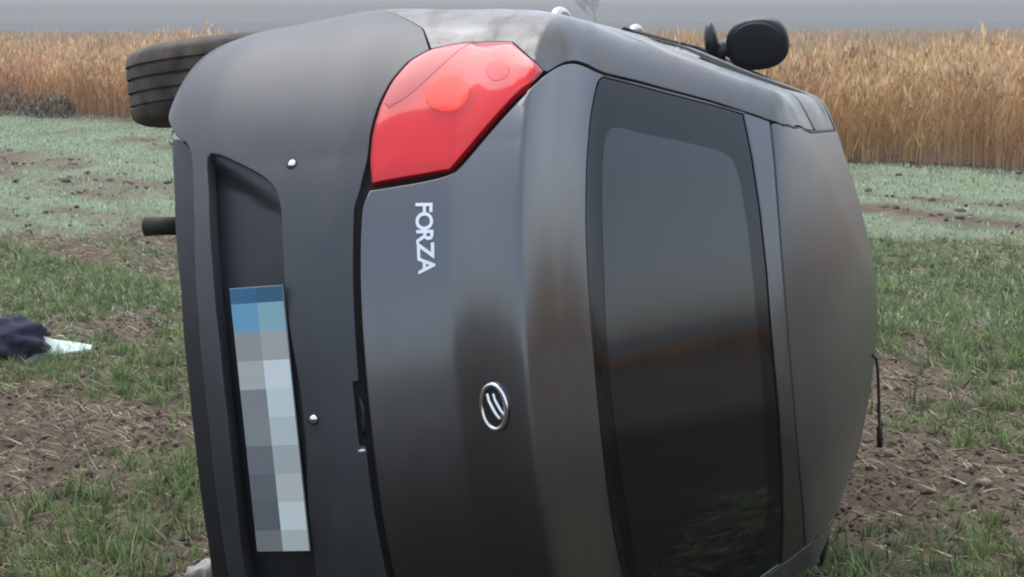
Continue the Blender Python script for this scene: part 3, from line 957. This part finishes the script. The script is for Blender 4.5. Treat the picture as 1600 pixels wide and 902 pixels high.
hole = (tq < .232) & (sq < np.interp(tq, bl_t, bl_s)+.5)
for uc in (ARCH_U, FARCH_U):
    hole |= (((cen[:, 0]-uc)**2+(cen[:, 2]-ARCH_W)**2) < (ARCH_R+.012)**2) & (np.abs(cen[:, 1]) > .55)
shell = link_mesh('inner_shell', mesh_np('inner_shell', SP.reshape(-1, 3), quads[~hole], 4), M['black'], car)

# underbody
ub = surf(np.linspace(-1, 1, 121)[:-1], np.zeros(120))
ubm = mesh_py('underbody', [(max(p[0], .40), p[1]*.72, .215) for p in ub], [tuple(range(120))])
link_mesh('underbody', ubm, M['valance'], car, smooth=False)

# ---- bumper
bumper = panel('rear_bumper', bump_loop, M['bumper'], holes=[rec_loop], hole_gap=0.0, gap=.002, depth=.03, grid=.018, round_r=.003, smooth=1, corner=25)
panel('plate_recess', rec_loop, M['recess'], off=recess_depth, gap=0.0, rim_to=-.003, grid=.014)
val_half = [(0.0, PL['ridge'][2][1]-.10), (PL['ridge'][1][0], PL['ridge'][1][1]-.10)]+[(t_-.001, s_-.10) for t_, s_ in PL['corner'][:0:-1]]+PL['bl'][:4]+[(0.0, PL['bl'][3][1])]
panel('lower_valance', val_half+mir(val_half)[1:-1], M['valance'], off=-.010, gap=0, depth=.05, grid=.02, round_r=.003)

def disc_on(name, t, s, prof, mat, parent, seg=24, off=0.0):
    """small turned piece standing on the surface at (t, s)"""
    p = surf(t, s); n = normal(t, s)
    q = Vector(n).to_track_quat('Z', 'Y').to_matrix()
    me = lathe(name, prof, seg, 'z')
    for v in me.vertices:
        v.co = q @ v.co+Vector(p)+Vector(n)*off
    return link_mesh(name, me, mat, parent)

for (t, s) in (PL['sensor1'][0], PL['sensor2'][0], (-PL['sensor1'][0][0], PL['sensor1'][0][1])):
    disc_on('bumper_screw', t, s, [(0.0001, .0052), (.004, .0048), (.0075, .003), (.0092, 0), (.0092, -.004)], M['chrome'], bumper)
    disc_on('screw_washer', t, s, [(.0085, .0016), (.0118, .0012), (.0128, -.003)], M['rubber'], bumper)

# ---- hatch and its pieces
hatch = panel('hatch', hatch_loop, M['paint'], holes=[glass_loop], hole_gap=.004, gap=.003, depth=.03, grid=.018, round_r=.004)
M['glass'] = plain('tinted_rear_glass', (.003, .003, .004), .06, spec=.55)
M['dustglass'] = paint_mat('dusty_tinted_glass', (.003, .004, .005), 0, .06, .75, .03, .010, 3.0)
window = panel('rear_window', glass_loop, M['glass'], off=-.003, gap=.006, depth=.012, grid=.022, round_r=.002)
cl = PL['clear']
clear_half = [(0.0, cl[10][1])]+cl[11:]+cl[:9]+[(.03, cl[9][1]), (0.0, cl[9][1])]
clear_half = clear_half[::-1]
panel('clear_glass', clear_half+mir(clear_half)[1:-1], M['dustglass'], parent=window, off=-.0018, gap=0, depth=.002, round_r=.0008, grid=.025, smooth=6, corner=75)
window_children_shift = True

# latch in its notch
lt = surf(.002, W(0.6369)); ln = normal(.002, W(0.6369))
me = tube('latch', [(lt[0]+.012, .03, lt[2]-.004), (lt[0]+.004, .01, lt[2]+.004), (lt[0]+.004, -.02, lt[2]+.002), (lt[0]+.014, -.045, lt[2]-.004)], [.003, .0035, .0035, .003], 8)
link_mesh('hatch_latch', me, M['rust'], hatch)
# worn lip below the latch notch
q0 = [surf(-.0235, s)+normal(-.0235, s)*.001 for s in (W(0.6247), W(0.6305), W(0.6354), W(0.6393))]
link_mesh('latch_lip', tube('latch_lip', q0, [.002, .004, .004, .002], 8), M['silver'], bumper)

M['badge'] = plain('satin_badge_metal', (.80, .82, .83), .32, metal=.55)
# letters of the badge: one raised piece each, reading across the car
def letter_mesh(ch, size, depth):
    cu = bpy.data.curves.new('letter', 'FONT')
    cu.body = ch; cu.size = size; cu.extrude = depth; cu.bevel_depth = .0006; cu.offset = .0005
    cu.align_x = 'CENTER'; cu.align_y = 'BOTTOM_BASELINE'
    tmp = bpy.data.objects.new('letter_tmp', cu)
    C.objects.link(tmp)
    bpy.context.view_layer.update()
    me = bpy.data.meshes.new_from_object(tmp.evaluated_get(bpy.context.evaluated_depsgraph_get()))
    bpy.data.objects.remove(tmp)
    return me
txt_a, txt_b = np.array(PL['text'][0]), np.array(PL['text'][2])
txt_c = np.array(PL['text'][1])
for k, ch in enumerate('FORZA'):
    f = (k+.45)/4.95
    t, s = txt_a+(txt_b-txt_a)*f
    p, n = surf(t, s), normal(t, s)
    right = surf(t-.004, s+(txt_b-txt_a)[1]*.03)-p; right /= np.linalg.norm(right)
    upv = np.cross(n, right); upv /= np.linalg.norm(upv)
    me = letter_mesh(ch, .046, .0016)
    for v in me.vertices:
        x, y, z = v.co
        x *= 1.02 if ch != 'Z' else 1.1
        v.co = Vector(p+right*x+upv*y+n*(z+.0012))
    me.materials.clear()
    link_mesh('badge_letter', me, M['badge'], hatch, smooth=False)

# oval emblem with a slanted double stroke
et, es = PL['logo'][4]
ep, en = surf(et, es), normal(et, es)
er = np.array([0, -1., 0]); er -= en*(er@en); er /= np.linalg.norm(er)
eup = np.cross(en, er)
EA, EB = .043, .0295
def epos(x, y, z): return ep+er*x+eup*y+en*(z+.001)
vs, fs = [], []
ns, nk = 48, 10
for i in range(ns):
    a = 2*math.pi*i/ns
    cx, cy = math.cos(a), math.sin(a)
    for k in range(nk):
        b = 2*math.pi*k/nk
        rr = .0052*math.cos(b)
        vs.append(epos(cx*(EA+rr), cy*(EB+rr), .0022+.0036*math.sin(b)))
for i in range(ns):
    for k in range(nk):
        fs.append((i*nk+k, ((i+1) % ns)*nk+k, ((i+1) % ns)*nk+(k+1) % nk, i*nk+(k+1) % nk))
emb = link_mesh('emblem', mesh_py('emblem', vs, fs), M['chrome'], hatch)
# backing plate and strokes go one level deeper only as pieces of the hatch
vs = [epos(0, 0, .0012)]+[epos(math.cos(2*math.pi*i/40)*EA, math.sin(2*math.pi*i/40)*EB, .0006) for i in range(40)]
link_mesh('emblem_plate', mesh_py('emblem_plate', vs, [(0, 1+i, 1+(i+1) % 40) for i in range(40)]), M['trim'], hatch)
def stroke(pts, wd):
    vs, fs = [], []
    n = len(pts)
    for i, (x, y) in enumerate(pts):
        a, b = pts[max(i-1, 0)], pts[min(i+1, n-1)]
        d = np.array([b[0]-a[0], b[1]-a[1]]); d /= np.linalg.norm(d); m = np.array([-d[1], d[0]])
        w = wd[i]
        for q, z in ((-1, .0008), (-.7, .0045), (.7, .0045), (1, .0008)):
            vs.append(epos(x+m[0]*w*q, y+m[1]*w*q, z))
    for i in range(n-1):
        for k in range(3):
            fs.append((i*4+k, i*4+k+1, (i+1)*4+k+1, (i+1)*4+k))
    link_mesh('emblem_stroke', mesh_py('emblem_stroke', vs, fs), M['chrome'], hatch)
# x runs to the car's right (down in the picture), y to the car's roof
stroke([(-.026, -.014), (-.012, -.012), (.004, -.004), (.016, .004), (.024, .012)], [.0035, .0045, .005, .0045, .0035])
stroke([(-.026, .001), (-.014, .003), (-.002, .009), (.010, .017), (.016, .022)], [.003, .004, .0045, .004, .003])
stroke([(.024, .012), (.020, .018), (.012, .021)], [.0035, .0035, .003])

# ---- number plate: pale plate, blue band at its left end, characters unreadable
plate_cols = [[(46, 90, 130), (44, 84, 112)], [(92, 140, 176), (115, 155, 170)], [(128, 134, 138), (142, 148, 152)], [(148, 156, 160), (180, 192, 200)],
              [(112, 117, 124), (170, 184, 192)], [(112, 120, 124), (158, 171, 178)], [(92, 97, 106), (142, 152, 158)], [(82, 88, 96), (155, 164, 166)],
              [(76, 82, 90), (170, 182, 188)], [(96, 102, 106), (150, 160, 164)]]
plate_rows = [.0, .058, .168, .275, .383, .49, .597, .705, .812, .92, 1.0]
def lin(c): return tuple(((x/255+.055)/1.055)**2.4 if x > 10 else x/255/12.92 for x in c)
pn = np.array([-1., 0, -.06]); pn /= np.linalg.norm(pn)
pr = np.array([0, -1., 0]); pu = np.cross(pn, pr)
plate_c = np.array([.004, -.002, .447])
def ppos(x, y, z): return plate_c+pr*x+pu*y+pn*z
PLW, PLH = .262, .057
vs, fs = [], []
for z, g in ((-.0015, .001), (.0012, .001), (.0022, -.001)):
    for x, y in ((-1, -1), (1, -1), (1, 1), (-1, 1)):
        vs.append(ppos(x*(PLW+g), y*(PLH+g), z))
for k in (0, 4):
    for i in range(4):
        j = (i+1) % 4
        fs.append((k+i, k+j, k+4+j, k+4+i))
fs += [(3, 2, 1, 0), (8, 9, 10, 11)]
plate = link_mesh('number_plate', mesh_py('number_plate', vs, fs), plain('plate_rim', (.25, .27, .28), .4), car, smooth=False)
vs, fs, mi, mats = [], [], [], []
for r in range(10):
    for c in range(2):
        x0, x1 = -PLW+2*PLW*plate_rows[r], -PLW+2*PLW*plate_rows[r+1]
        y0, y1 = -PLH+PLH*c, PLH*c
        b = len(vs)
        vs += [ppos(x0, y0, .0026), ppos(x1, y0, .0026), ppos(x1, y1, .0026), ppos(x0, y1, .0026)]
        fs.append((b, b+1, b+2, b+3)); mi.append(len(mats))
        mats.append(plain('plate_print', [min(.85, v*q) for v, q in zip(lin(plate_cols[r][c]), (1.75, 1.62, 1.42))], .42))
me = mesh_py('plate_face', vs, fs)
for m_ in mats: me.materials.append(m_)
for p_, k in zip(me.polygons, mi): p_.material_index = k
link_mesh('plate_face', me, None, plate, smooth=False)

# ---- tail lamps: red lens over a housing with two bowls
def lens_mat():
    m, nt, b = new_mat('red_lens')
    N, L = nt.nodes, nt.links
    b.inputs['Base Color'].default_value = (.80, .012, .026, 1)
    b.inputs['Roughness'].default_value = .12
    b.inputs['Coat Weight'].default_value = 1; b.inputs['Coat Roughness'].default_value = .04
    tr = N.new('ShaderNodeBsdfTransparent'); tr.inputs['Color'].default_value = (1.0, .24, .20, 1)
    mx = N.new('ShaderNodeMixShader'); mx.inputs[0].default_value = .45
    L.new(b.outputs[0], mx.inputs[1]); L.new(tr.outputs[0], mx.inputs[2])
    L.new(mx.outputs[0], N['Material Output'].inputs['Surface'])
    return m
M['lens'] = lens_mat()
M['lamp'] = plain('lamp_reflector', (.85, .82, .82), .35)
M['lampring'] = plain('bright_red_reflector', (.80, .014, .03), .22, coat=.25, spec=.3)
M['amber'] = plain('orange_red_lamp_lens', (.80, .028, .010), .22, coat=.25, spec=.3)
M['marker'] = plain('smoked_marker_lens', (.42, .022, .036), .25, coat=.3, spec=.3)
for side in (1, -1):
    lp = light if side > 0 else mir(light)
    P2 = np.array(light)*[KT, KS]
    def bulge(t, s, P2=P2):
        X = np.stack([np.abs(t)*KT, s*KS], 1)
        d = np.full(len(X), 9.)
        for a, b in zip(P2, np.roll(P2, -1, 0)):
            ab = b-a; k = np.clip(((X-a)@ab)/(ab@ab), 0, 1)
            d = np.minimum(d, np.linalg.norm(X-a-k[:, None]*ab, axis=1))
        return .002+.010*(1-np.exp(-d/.025))
    lens = panel('tail_lamp', lp, M['lens'], off=bulge, gap=.006, depth=.014, grid=.014, round_r=.004)
    def tray(t, s, bulge=bulge): return np.full(np.shape(t), -.001)
    panel('lamp_housing', lp, M['lamp'], parent=lens, off=tray, gap=.008, depth=.004, grid=.02, round_r=.001)
    for tc_, wc_, rr_, mt_, nm_ in ((.225, .80, .050, M['amber'], 'bulb_cover'), (.252, .905, .030, M['lampring'], 'reflector_bowl')):
        sc_ = W(wc_)
        kt_ = float(np.linalg.norm(surf(tc_+.002, sc_)-surf(tc_-.002, sc_)))/.004
        ks_ = float(np.linalg.norm(surf(tc_, sc_+.05)-surf(tc_, sc_-.05)))/.1
        ring = [(side*(tc_+rr_*math.cos(2*math.pi*k/28)/kt_), sc_+rr_*math.sin(2*math.pi*k/28)/ks_) for k in range(28)]
        panel(nm_, ring, mt_, parent=lens, off=(lambda t, s, bulge=bulge: bulge(t, s)+.0008), gap=0, depth=.006, grid=.015, round_r=.002)
    mk = [light[3], light[4], light[5], light[6], light[7], light[8]]+PL['marker']
    mk = [(side*t_, s_) for t_, s_ in mk]
    panel('marker_lens', mk if side > 0 else mk[::-1], M['marker'], parent=lens, off=(lambda t, s, bulge=bulge: bulge(t, s)+.0009), gap=.010, depth=.004, grid=.015, round_r=.0015)

# ---- quarter panels, doors, wings, sill, roof, nose (both flanks)
DQ, DB, DF = 1.135, 2.03, 2.98                # door seams along the flank
def line_u(u, w0, w1, n=8):
    return [(T(u, w0+(w1-w0)*k/(n-1)), W(w0+(w1-w0)*k/(n-1))) for k in range(n)]
arch_front_of_rear = arch_pts(ARCH_U, R(-20), a_top, 30)
S_ROOF = W(1.4245)
w_roof = float(row(S_ROOF)[0])
ditch = PL['ditch'][:3]
hpts = PL['hatch']
quarter = [(T(DQ-.02, .22), W(.22))]+arch_front_of_rear
quarter += [(.345, W(0.6408)), (.320, W(0.6961))]+[(t+.002, s+.02) for t, s in light[6:12]]
quarter += [(t+.0055, s+.05) for t, s in hpts[12:]]+[(t_+.002, s_+ds_) for (t_, s_), ds_ in zip(ditch, (.02, -.02, -.06))]+[(T(1.30, w_roof), S_ROOF-.1)]
quarter += [(T(1.31, 1.36), W(1.36)), (T(1.24, 1.2), W(1.2)), (T(1.15, .98), W(.98)), (T(DQ, .80), W(.80)), (T(1.125, .60), W(.60)), (T(1.09, .45), W(.45)), (T(1.085, .35), W(.35))]
rdoor = [(T(1.10, .30), W(.30)), (T(1.098, .35), W(.35)), (T(1.103, .45), W(.45)), (T(1.138, .60), W(.60)), (T(DQ+.013, .80), W(.80)), (T(1.163, .98), W(.98)), (T(1.253, 1.2), W(1.2)), (T(1.323, 1.36), W(1.36)), (T(1.36, w_roof), S_ROOF-.1)]
rdoor += [(T(1.92, w_roof), S_ROOF-.1)]+line_u(2.02, 1.36, .30)[0:]
rwin = [(T(1.245, .995), W(.995)), (T(1.325, 1.2), W(1.2)), (T(1.40, 1.345), W(1.345)), (T(1.935, 1.365), W(1.365)), (T(1.94, 1.2), W(1.2)), (T(1.94, .985), W(.985))]
fdoor = line_u(2.035, .30, 1.36)+[(T(1.98, w_roof), S_ROOF-.1), (T(2.02, w_roof), S_ROOF-.1), (T(2.30, 1.33), W(1.33)), (T(2.52, 1.18), W(1.18)), (T(2.78, 1.0), W(1.0)), (T(2.93, .90), W(.90)), (T(2.96, .70), W(.70)), (T(2.93, .45), W(.45)), (T(2.90, .30), W(.30))]
fwin = [(T(2.10, .985), W(.985)), (T(2.10, 1.2), W(1.2)), (T(2.09, 1.365), W(1.365)), (T(2.20, 1.34), W(1.34)), (T(2.42, 1.19), W(1.19)), (T(2.64, 1.02), W(1.02)), (T(2.66, .975), W(.975))]
sill = [(T(1.05, .15), W(.15)), (T(2.93, .15), W(.15)), (T(2.90, .285), W(.285)), (T(1.09, .285), W(.285))]
wing = [(T(2.945, .15), W(.15)), (T(2.93, .30), W(.30)), (T(2.945, .45), W(.45)), (T(2.975, .70), W(.70)), (T(2.945, .90), W(.90)), (.845, W(.96)), (.86, W(.90)), (.865, W(.80)), (.865, W(.70))]
wing += arch_pts(FARCH_U, R(62), R(205), 26)
nose = [(.80, W(.62))]+[(1.2, W(.62)), (1.2, W(.15)), (.80, W(.15))]
nose_arch = arch_pts(FARCH_U, R(-25), R(60), 16)
nose_l = nose_arch+[(.868, W(.64)), (.868, W(.69))]
nose = nose_l+[(2-t, s) for t, s in reversed(nose_l)]
hood = [(.87, W(.70)), (.87, W(.80)), (.866, W(.90)), (.85, W(.965)), (1.0, W(.975)), (1.15, W(.965)), (1.134, W(.90)), (1.13, W(.80)), (1.13, W(.70)), (1.0, W(.70))]
wind = [(.82, W(1.0)), (.815, W(1.2)), (.82, W(1.36)), (1.0, W(1.39)), (1.18, W(1.36)), (1.185, W(1.2)), (1.18, W(1.0)), (1.0, W(1.0))]
for side in (1, -1):
    f_ = (lambda L: L) if side > 0 else mir
    panel('quarter_panel', f_(quarter), M['flank'], gap=.0022, depth=.018, grid=.024, round_r=.002, smooth=1, corner=25)
    rd = panel('rear_door', f_(rdoor), M['flank'], holes=[f_(rwin)], gap=.002, hole_gap=.0, depth=.018, grid=.03)
    panel('door_window', f_(rwin), M['glass'], parent=rd, off=-.006, gap=.003, depth=.008, grid=.035)
    fd = panel('front_door', f_(fdoor), M['flank'], holes=[f_(fwin)], gap=.002, hole_gap=.0, depth=.018, grid=.03)
    panel('door_window', f_(fwin), M['glass'], parent=fd, off=-.006, gap=.003, depth=.008, grid=.035)
    panel('sill', f_(sill), M['valance'], gap=.002, depth=.018, grid=.04)
    panel('front_wing', f_(wing), M['paint'], gap=.002, depth=.018, grid=.035)
    # window belt moulding, handle
    for door, win, u0, u1 in ((rd, rwin, 1.19, 2.01), (fd, fwin, 2.05, 2.70)):
        pts, rad = [], []
        for k in range(14):
            u = u0+(u1-u0)*k/13; w = .982-.008*k/13
            t_, s_ = T(u, w, side), W(w)
            pts.append(surf(t_, s_)+normal(t_, s_)*.002); rad.append(.0075)
        link_mesh('belt_moulding', tube('belt_moulding', pts, rad, 8), M['rubber'], door)
    for door, uh, wh in ((rd, 1.42, .765), (fd, 2.28, .80)):
        base = []
        for k in range(9):
            x = -.085+.17*k/8
            u = uh+x; t_, s_ = T(u, wh, side), W(wh)
            base.append(surf(t_, s_)+normal(t_, s_)*(.034*(1-(x/.085)**2)**.5+.004))
        link_mesh('door_handle', tube('door_handle', base, [.010, .013, .014, .014, .014, .014, .014, .013, .010], 10), M['silver'], door)
        t_, s_ = T(uh+.11, wh, side), W(wh)
        disc_on('lock_cap', t_, s_, [(.0001, .022), (.010, .021), (.016, .014), (.018, 0)], M['rubber'], door)

panel('windscreen', wind, M['glass'], off=-.003, gap=.004, depth=.012, grid=.05)
panel('bonnet', hood, M['paint'], gap=.003, depth=.018, grid=.05)
panel('front_bumper', nose, M['bumper'], gap=.003, depth=.018, grid=.05)

# roof: skin over the crown with a turned-down edge
cols = np.unique(np.round(np.concatenate([np.linspace(-1, 1, 221), np.linspace(-.33, .33, 90)]), 5))[:-1]
rs_t = np.array([0]+[p[0] for p in PL['roofseam'][:-1][::-1]]+[p[0] for p in ditch]+[.45, .81, .84, .90, 1.0])
rs_s = np.array([PL['roofseam'][-1][1]+.12]+[p[1]+.12 for p in PL['roofseam'][:-1][::-1]]+[p[1]+.05 for p in ditch]+[S_ROOF+.04, S_ROOF+.04, W(1.405), W(1.395), W(1.393)])
o_ = np.argsort(rs_t, kind='stable')
s0 = np.interp(np.abs(cols), rs_t[o_], rs_s[o_])
nk = 46
kk = np.linspace(0, 1, nk)
Tm = np.repeat(cols[:, None], nk, 1); Sm = s0[:, None]+(SMAX-.02-s0[:, None])*kk[None]
Pm, Nm = surf(Tm, Sm), normal(Tm, Sm)
Nm = np.where(Nm[..., 2:3] < 0, -Nm, Nm)
rim = Pm[:, :1]-Nm[:, :1]*.018
PV = np.concatenate([rim, Pm], 1); NV = np.concatenate([Nm[:, :1], Nm], 1)
nc, nr_ = PV.shape[:2]
ids = np.arange(nc*nr_).reshape(nc, nr_); idn = np.roll(ids, -1, 0)
Q = np.stack([ids[:, :-1], ids[:, 1:], idn[:, 1:], idn[:, :-1]], -1).reshape(-1, 4)
verts = np.concatenate([PV.reshape(-1, 3), [[1.68, 0, 1.5185]]])
faces = [tuple(q) for q in Q]+[(ids[i, -1], nc*nr_, idn[i, -1]) for i in range(nc)]
me = mesh_py('roof', verts, faces)
roof = link_mesh('roof', me, M['rooftop'], car)
if len(me.vertices) == len(verts):
    me.normals_split_custom_set_from_vertices([tuple(v) for v in np.concatenate([NV.reshape(-1, 3), [[0, 0, 1]]])])
# drip strips beside the roof and the lighter end caps at their tails
for side in (1, -1):
    pts = []
    for t_, s_ in ditch:
        pts.append(surf(side*(t_+.001), s_-.01)+normal(side*(t_+.001), s_-.01)*-.002)
    for u in np.linspace(1.2, 1.95, 10):
        t_ = T(u, w_roof, side); pts.append(surf(t_, S_ROOF-.03)-normal(t_, S_ROOF-.03)*.002)
    link_mesh('drip_strip', tube('drip_strip', pts, [.004]*len(pts), 8), M['rubber'], roof)

# aerial: flexible rod with a thick tip, hanging towards the ground
me = tube('aerial', [(1.615, -.150, 1.498), (1.620, -.168, 1.513), (1.621, -.20, 1.514), (1.622, -.28, 1.511), (1.624, -.352, 1.507), (1.6245, -.357, 1.507), (1.626, -.412, 1.503)], [.005, .0045, .0042, .0042, .0045, .0085, .0078], 8)
link_mesh('aerial', me, M['rubber'], roof)

# ---- wheels
def tyre_profile():
    Rr, w = .302, .0925
    pr = []
    # from inner bead over the tread to the outer bead, grooves cut into the tread
    pr += [(.198, -w+.014), (.215, -w+.004), (.245, -w-.002), (.272, -w+.003), (.290, -w+.012), (.2985, -w+.022)]
    for gx in (-.046, -.016, .016, .046):
        pr += [(Rr, gx-.004), (Rr-.007, gx-.003), (Rr-.007, gx+.003), (Rr, gx+.004)]
    pr += [(.2985, w-.022), (.290, w-.012), (.272, w-.003), (.245, w+.002), (.215, w-.004), (.198, w-.014)]
    return pr
def rubber_mat():
    m, nt, b = new_mat('tyre_rubber_with_mud')
    N, L = nt.nodes, nt.links
    tc = N.new('ShaderNodeTexCoord')
    n = N.new('ShaderNodeTexNoise'); n.inputs['Scale'].default_value = 16; n.inputs['Detail'].default_value = 7
    L.new(tc.outputs['Object'], n.inputs['Vector'])
    r = N.new('ShaderNodeMapRange'); r.inputs['From Min'].default_value = .34; r.inputs['From Max'].default_value = .68
    L.new(n.outputs['Fac'], r.inputs['Value'])
    mx = N.new('ShaderNodeMix'); mx.data_type = 'RGBA'
    mx.inputs['A'].default_value = (.016, .015, .014, 1); mx.inputs['B'].default_value = (.105, .078, .055, 1)
    L.new(r.outputs[0], mx.inputs['Factor']); L.new(mx.outputs['Result'], b.inputs['Base Color'])
    b.inputs['Roughness'].default_value = .75
    bp = N.new('ShaderNodeBump'); bp.inputs['Strength'].default_value = .5; bp.inputs['Distance'].default_value = .006
    L.new(n.outputs['Fac'], bp.inputs['Height']); L.new(bp.outputs[0], b.inputs['Normal'])
    return m
M['tyre'] = rubber_mat()
for uc, vc, wc in ((.80, .715, .135), (FARCH_U, .72, .20), (.80, -.715, .27), (FARCH_U, -.72, .27)):
    sg = 1 if vc > 0 else -1
    wheel = link_mesh('wheel', lathe('wheel', [(.0001, sg*.045), (.045, sg*.045), (.06, sg*.03), (.15, sg*.035), (.185, sg*.060), (.203, sg*.080), (.203, -sg*.080), (.185, -sg*.05), (.06, -sg*.05), (.0001, -sg*.05)], 40, 'y'), M['silver'], car)
    wheel.location = Vector((uc, vc, wc))+Vector(car['base_shift'])
    link_mesh('tyre', lathe('tyre', tyre_profile(), 72, 'y'), M['tyre'], wheel).data.set_sharp_from_angle(angle=R(32))
    # arch liner
    vs, fs = [], []
    n = 30
    for k in range(n):
        a = R(-22)+R(224)*k/(n-1)
        for yv in (.50, .66, .745):
            vs.append((uc+(ARCH_R+.010)*math.cos(a), sg*yv, ARCH_W+(ARCH_R+.010)*math.sin(a)))
    for k in range(n-1):
        for j in range(2): fs.append((k*3+j, k*3+j+1, (k+1)*3+j+1, (k+1)*3+j))
    fs.append(tuple(k*3 for k in range(n)))
    link_mesh('arch_liner', mesh_py('arch_liner', vs, fs), M['black'], car)

# ---- tail pipe, turned down below the bumper
pipe = tube('tail_pipe', [(.62, .34, .22), (.40, .37, .20), (.29, .385, .17), (.25, .39, .135), (.245, .392, .095)], [.020, .020, .020, .020, .021], 16)
pm = link_mesh('tail_pipe', pipe, M['rust'], car)

# ---- driver's mirror, on the side that points at the sky
def blob(name, c, rad, rot=(0, 0, 0), seg=24, rings=14, shape=None):
    vs, fs = [], []
    m3 = Matrix.Rotation(rot[2], 3, 'Z') @ Matrix.Rotation(rot[1], 3, 'Y') @ Matrix.Rotation(rot[0], 3, 'X')
    for i in range(rings+1):
        th = math.pi*i/rings
        for j in range(seg):
            ph = 2*math.pi*j/seg
            p = Vector((math.sin(th)*math.cos(ph), math.sin(th)*math.sin(ph), math.cos(th)))
            if shape: p = shape(p)
            p = Vector((p.x*rad[0], p.y*rad[1], p.z*rad[2]))
            vs.append(m3 @ p+Vector(c))
    for i in range(rings):
        for j in range(seg):
            fs.append((i*seg+j, (i+1)*seg+j, (i+1)*seg+(j+1) % seg, i*seg+(j+1) % seg))
    return mesh_py(name, vs, fs)
MIRROR = MIRROR_POS
def squarish(p):
    q = Vector((math.copysign(abs(p.x)**.8, p.x), math.copysign(abs(p.y)**.8, p.y), math.copysign(abs(p.z)**.8, p.z)))
    if q.x < -.35: q.x = -.35+(q.x+.35)*.15      # flat where the glass sits
    return q
mh = link_mesh('wing_mirror', blob('wing_mirror', MIRROR, (.075, .083, .100), (0, 0, .25), shape=squarish), plain('black_mirror_shell', (.016, .015, .016), .42, noise=.3), car)
def flat_oval(p): return Vector((p.x*.08, p.y, p.z))
link_mesh('mirror_glass', blob('mirror_glass', MIRROR+Vector((-.036, -.004, 0)), (.05, .070, .086), (0, 0, .25), shape=flat_oval), plain('mirror_glass', (.04, .04, .045), .12, metal=.5), mh)
root_w = 1.035
rt = Vector(surf(T(2.42, root_w), W(root_w)))
link_mesh('mirror_arm', tube('mirror_arm', [rt-Vector((0, .01, 0)), rt+Vector((0, .025, .02)), MIRROR+Vector((.02, -.03, -.07)), MIRROR+Vector((.02, 0, -.03))], [.034, .028, .024, .02], 12), M['trim'], mh)
fin = [Vector((2.36, .70, .99)), Vector((2.62, .71, .98)), Vector((2.56, .70, 1.09))]
rt2 = Vector(surf(T(2.40, 1.02), W(1.02)))
link_mesh('mirror_base', blob('mirror_base', rt2+Vector((0, .045, .0)), (.05, .058, .022), (0, 0, 0), 16, 10), M['trim'], mh)

# ---- torn door seal hanging from the roof edge onto the ground
hang = [(1.09, -.500, 1.385), (1.10, -.519, 1.393), (1.10, -.545, 1.389), (1.10, -.575, 1.382), (1.11, -.605, 1.374)]
link_mesh('torn_seal', tube('torn_seal', hang, [.006, .009, .010, .008, .003], 8), M['rubber'], roof)

# ---------------------------------------------------------------- mist
hb = bmesh.new(); bmesh.ops.create_cube(hb, size=1)
for v in hb.verts: v.co = Vector((v.co.x*1700, v.co.y*1700+300, 5.6+v.co.z*15.2))
me = bpy.data.meshes.new('haze'); hb.to_mesh(me); hb.free()
hm = bpy.data.materials.new('mist'); hm.use_nodes = True
nt = hm.node_tree; nt.nodes.clear()
pv = nt.nodes.new('ShaderNodeVolumePrincipled')
pv.inputs['Color'].default_value = (.335, .345, .36, 1)
pv.inputs['Density'].default_value = .0030
pv.inputs['Anisotropy'].default_value = .2
mo = nt.nodes.new('ShaderNodeOutputMaterial')
nt.links.new(pv.outputs[0], mo.inputs['Volume'])
haze = link_mesh('haze', me, hm, None, smooth=False)
tag(haze, kind='stuff')
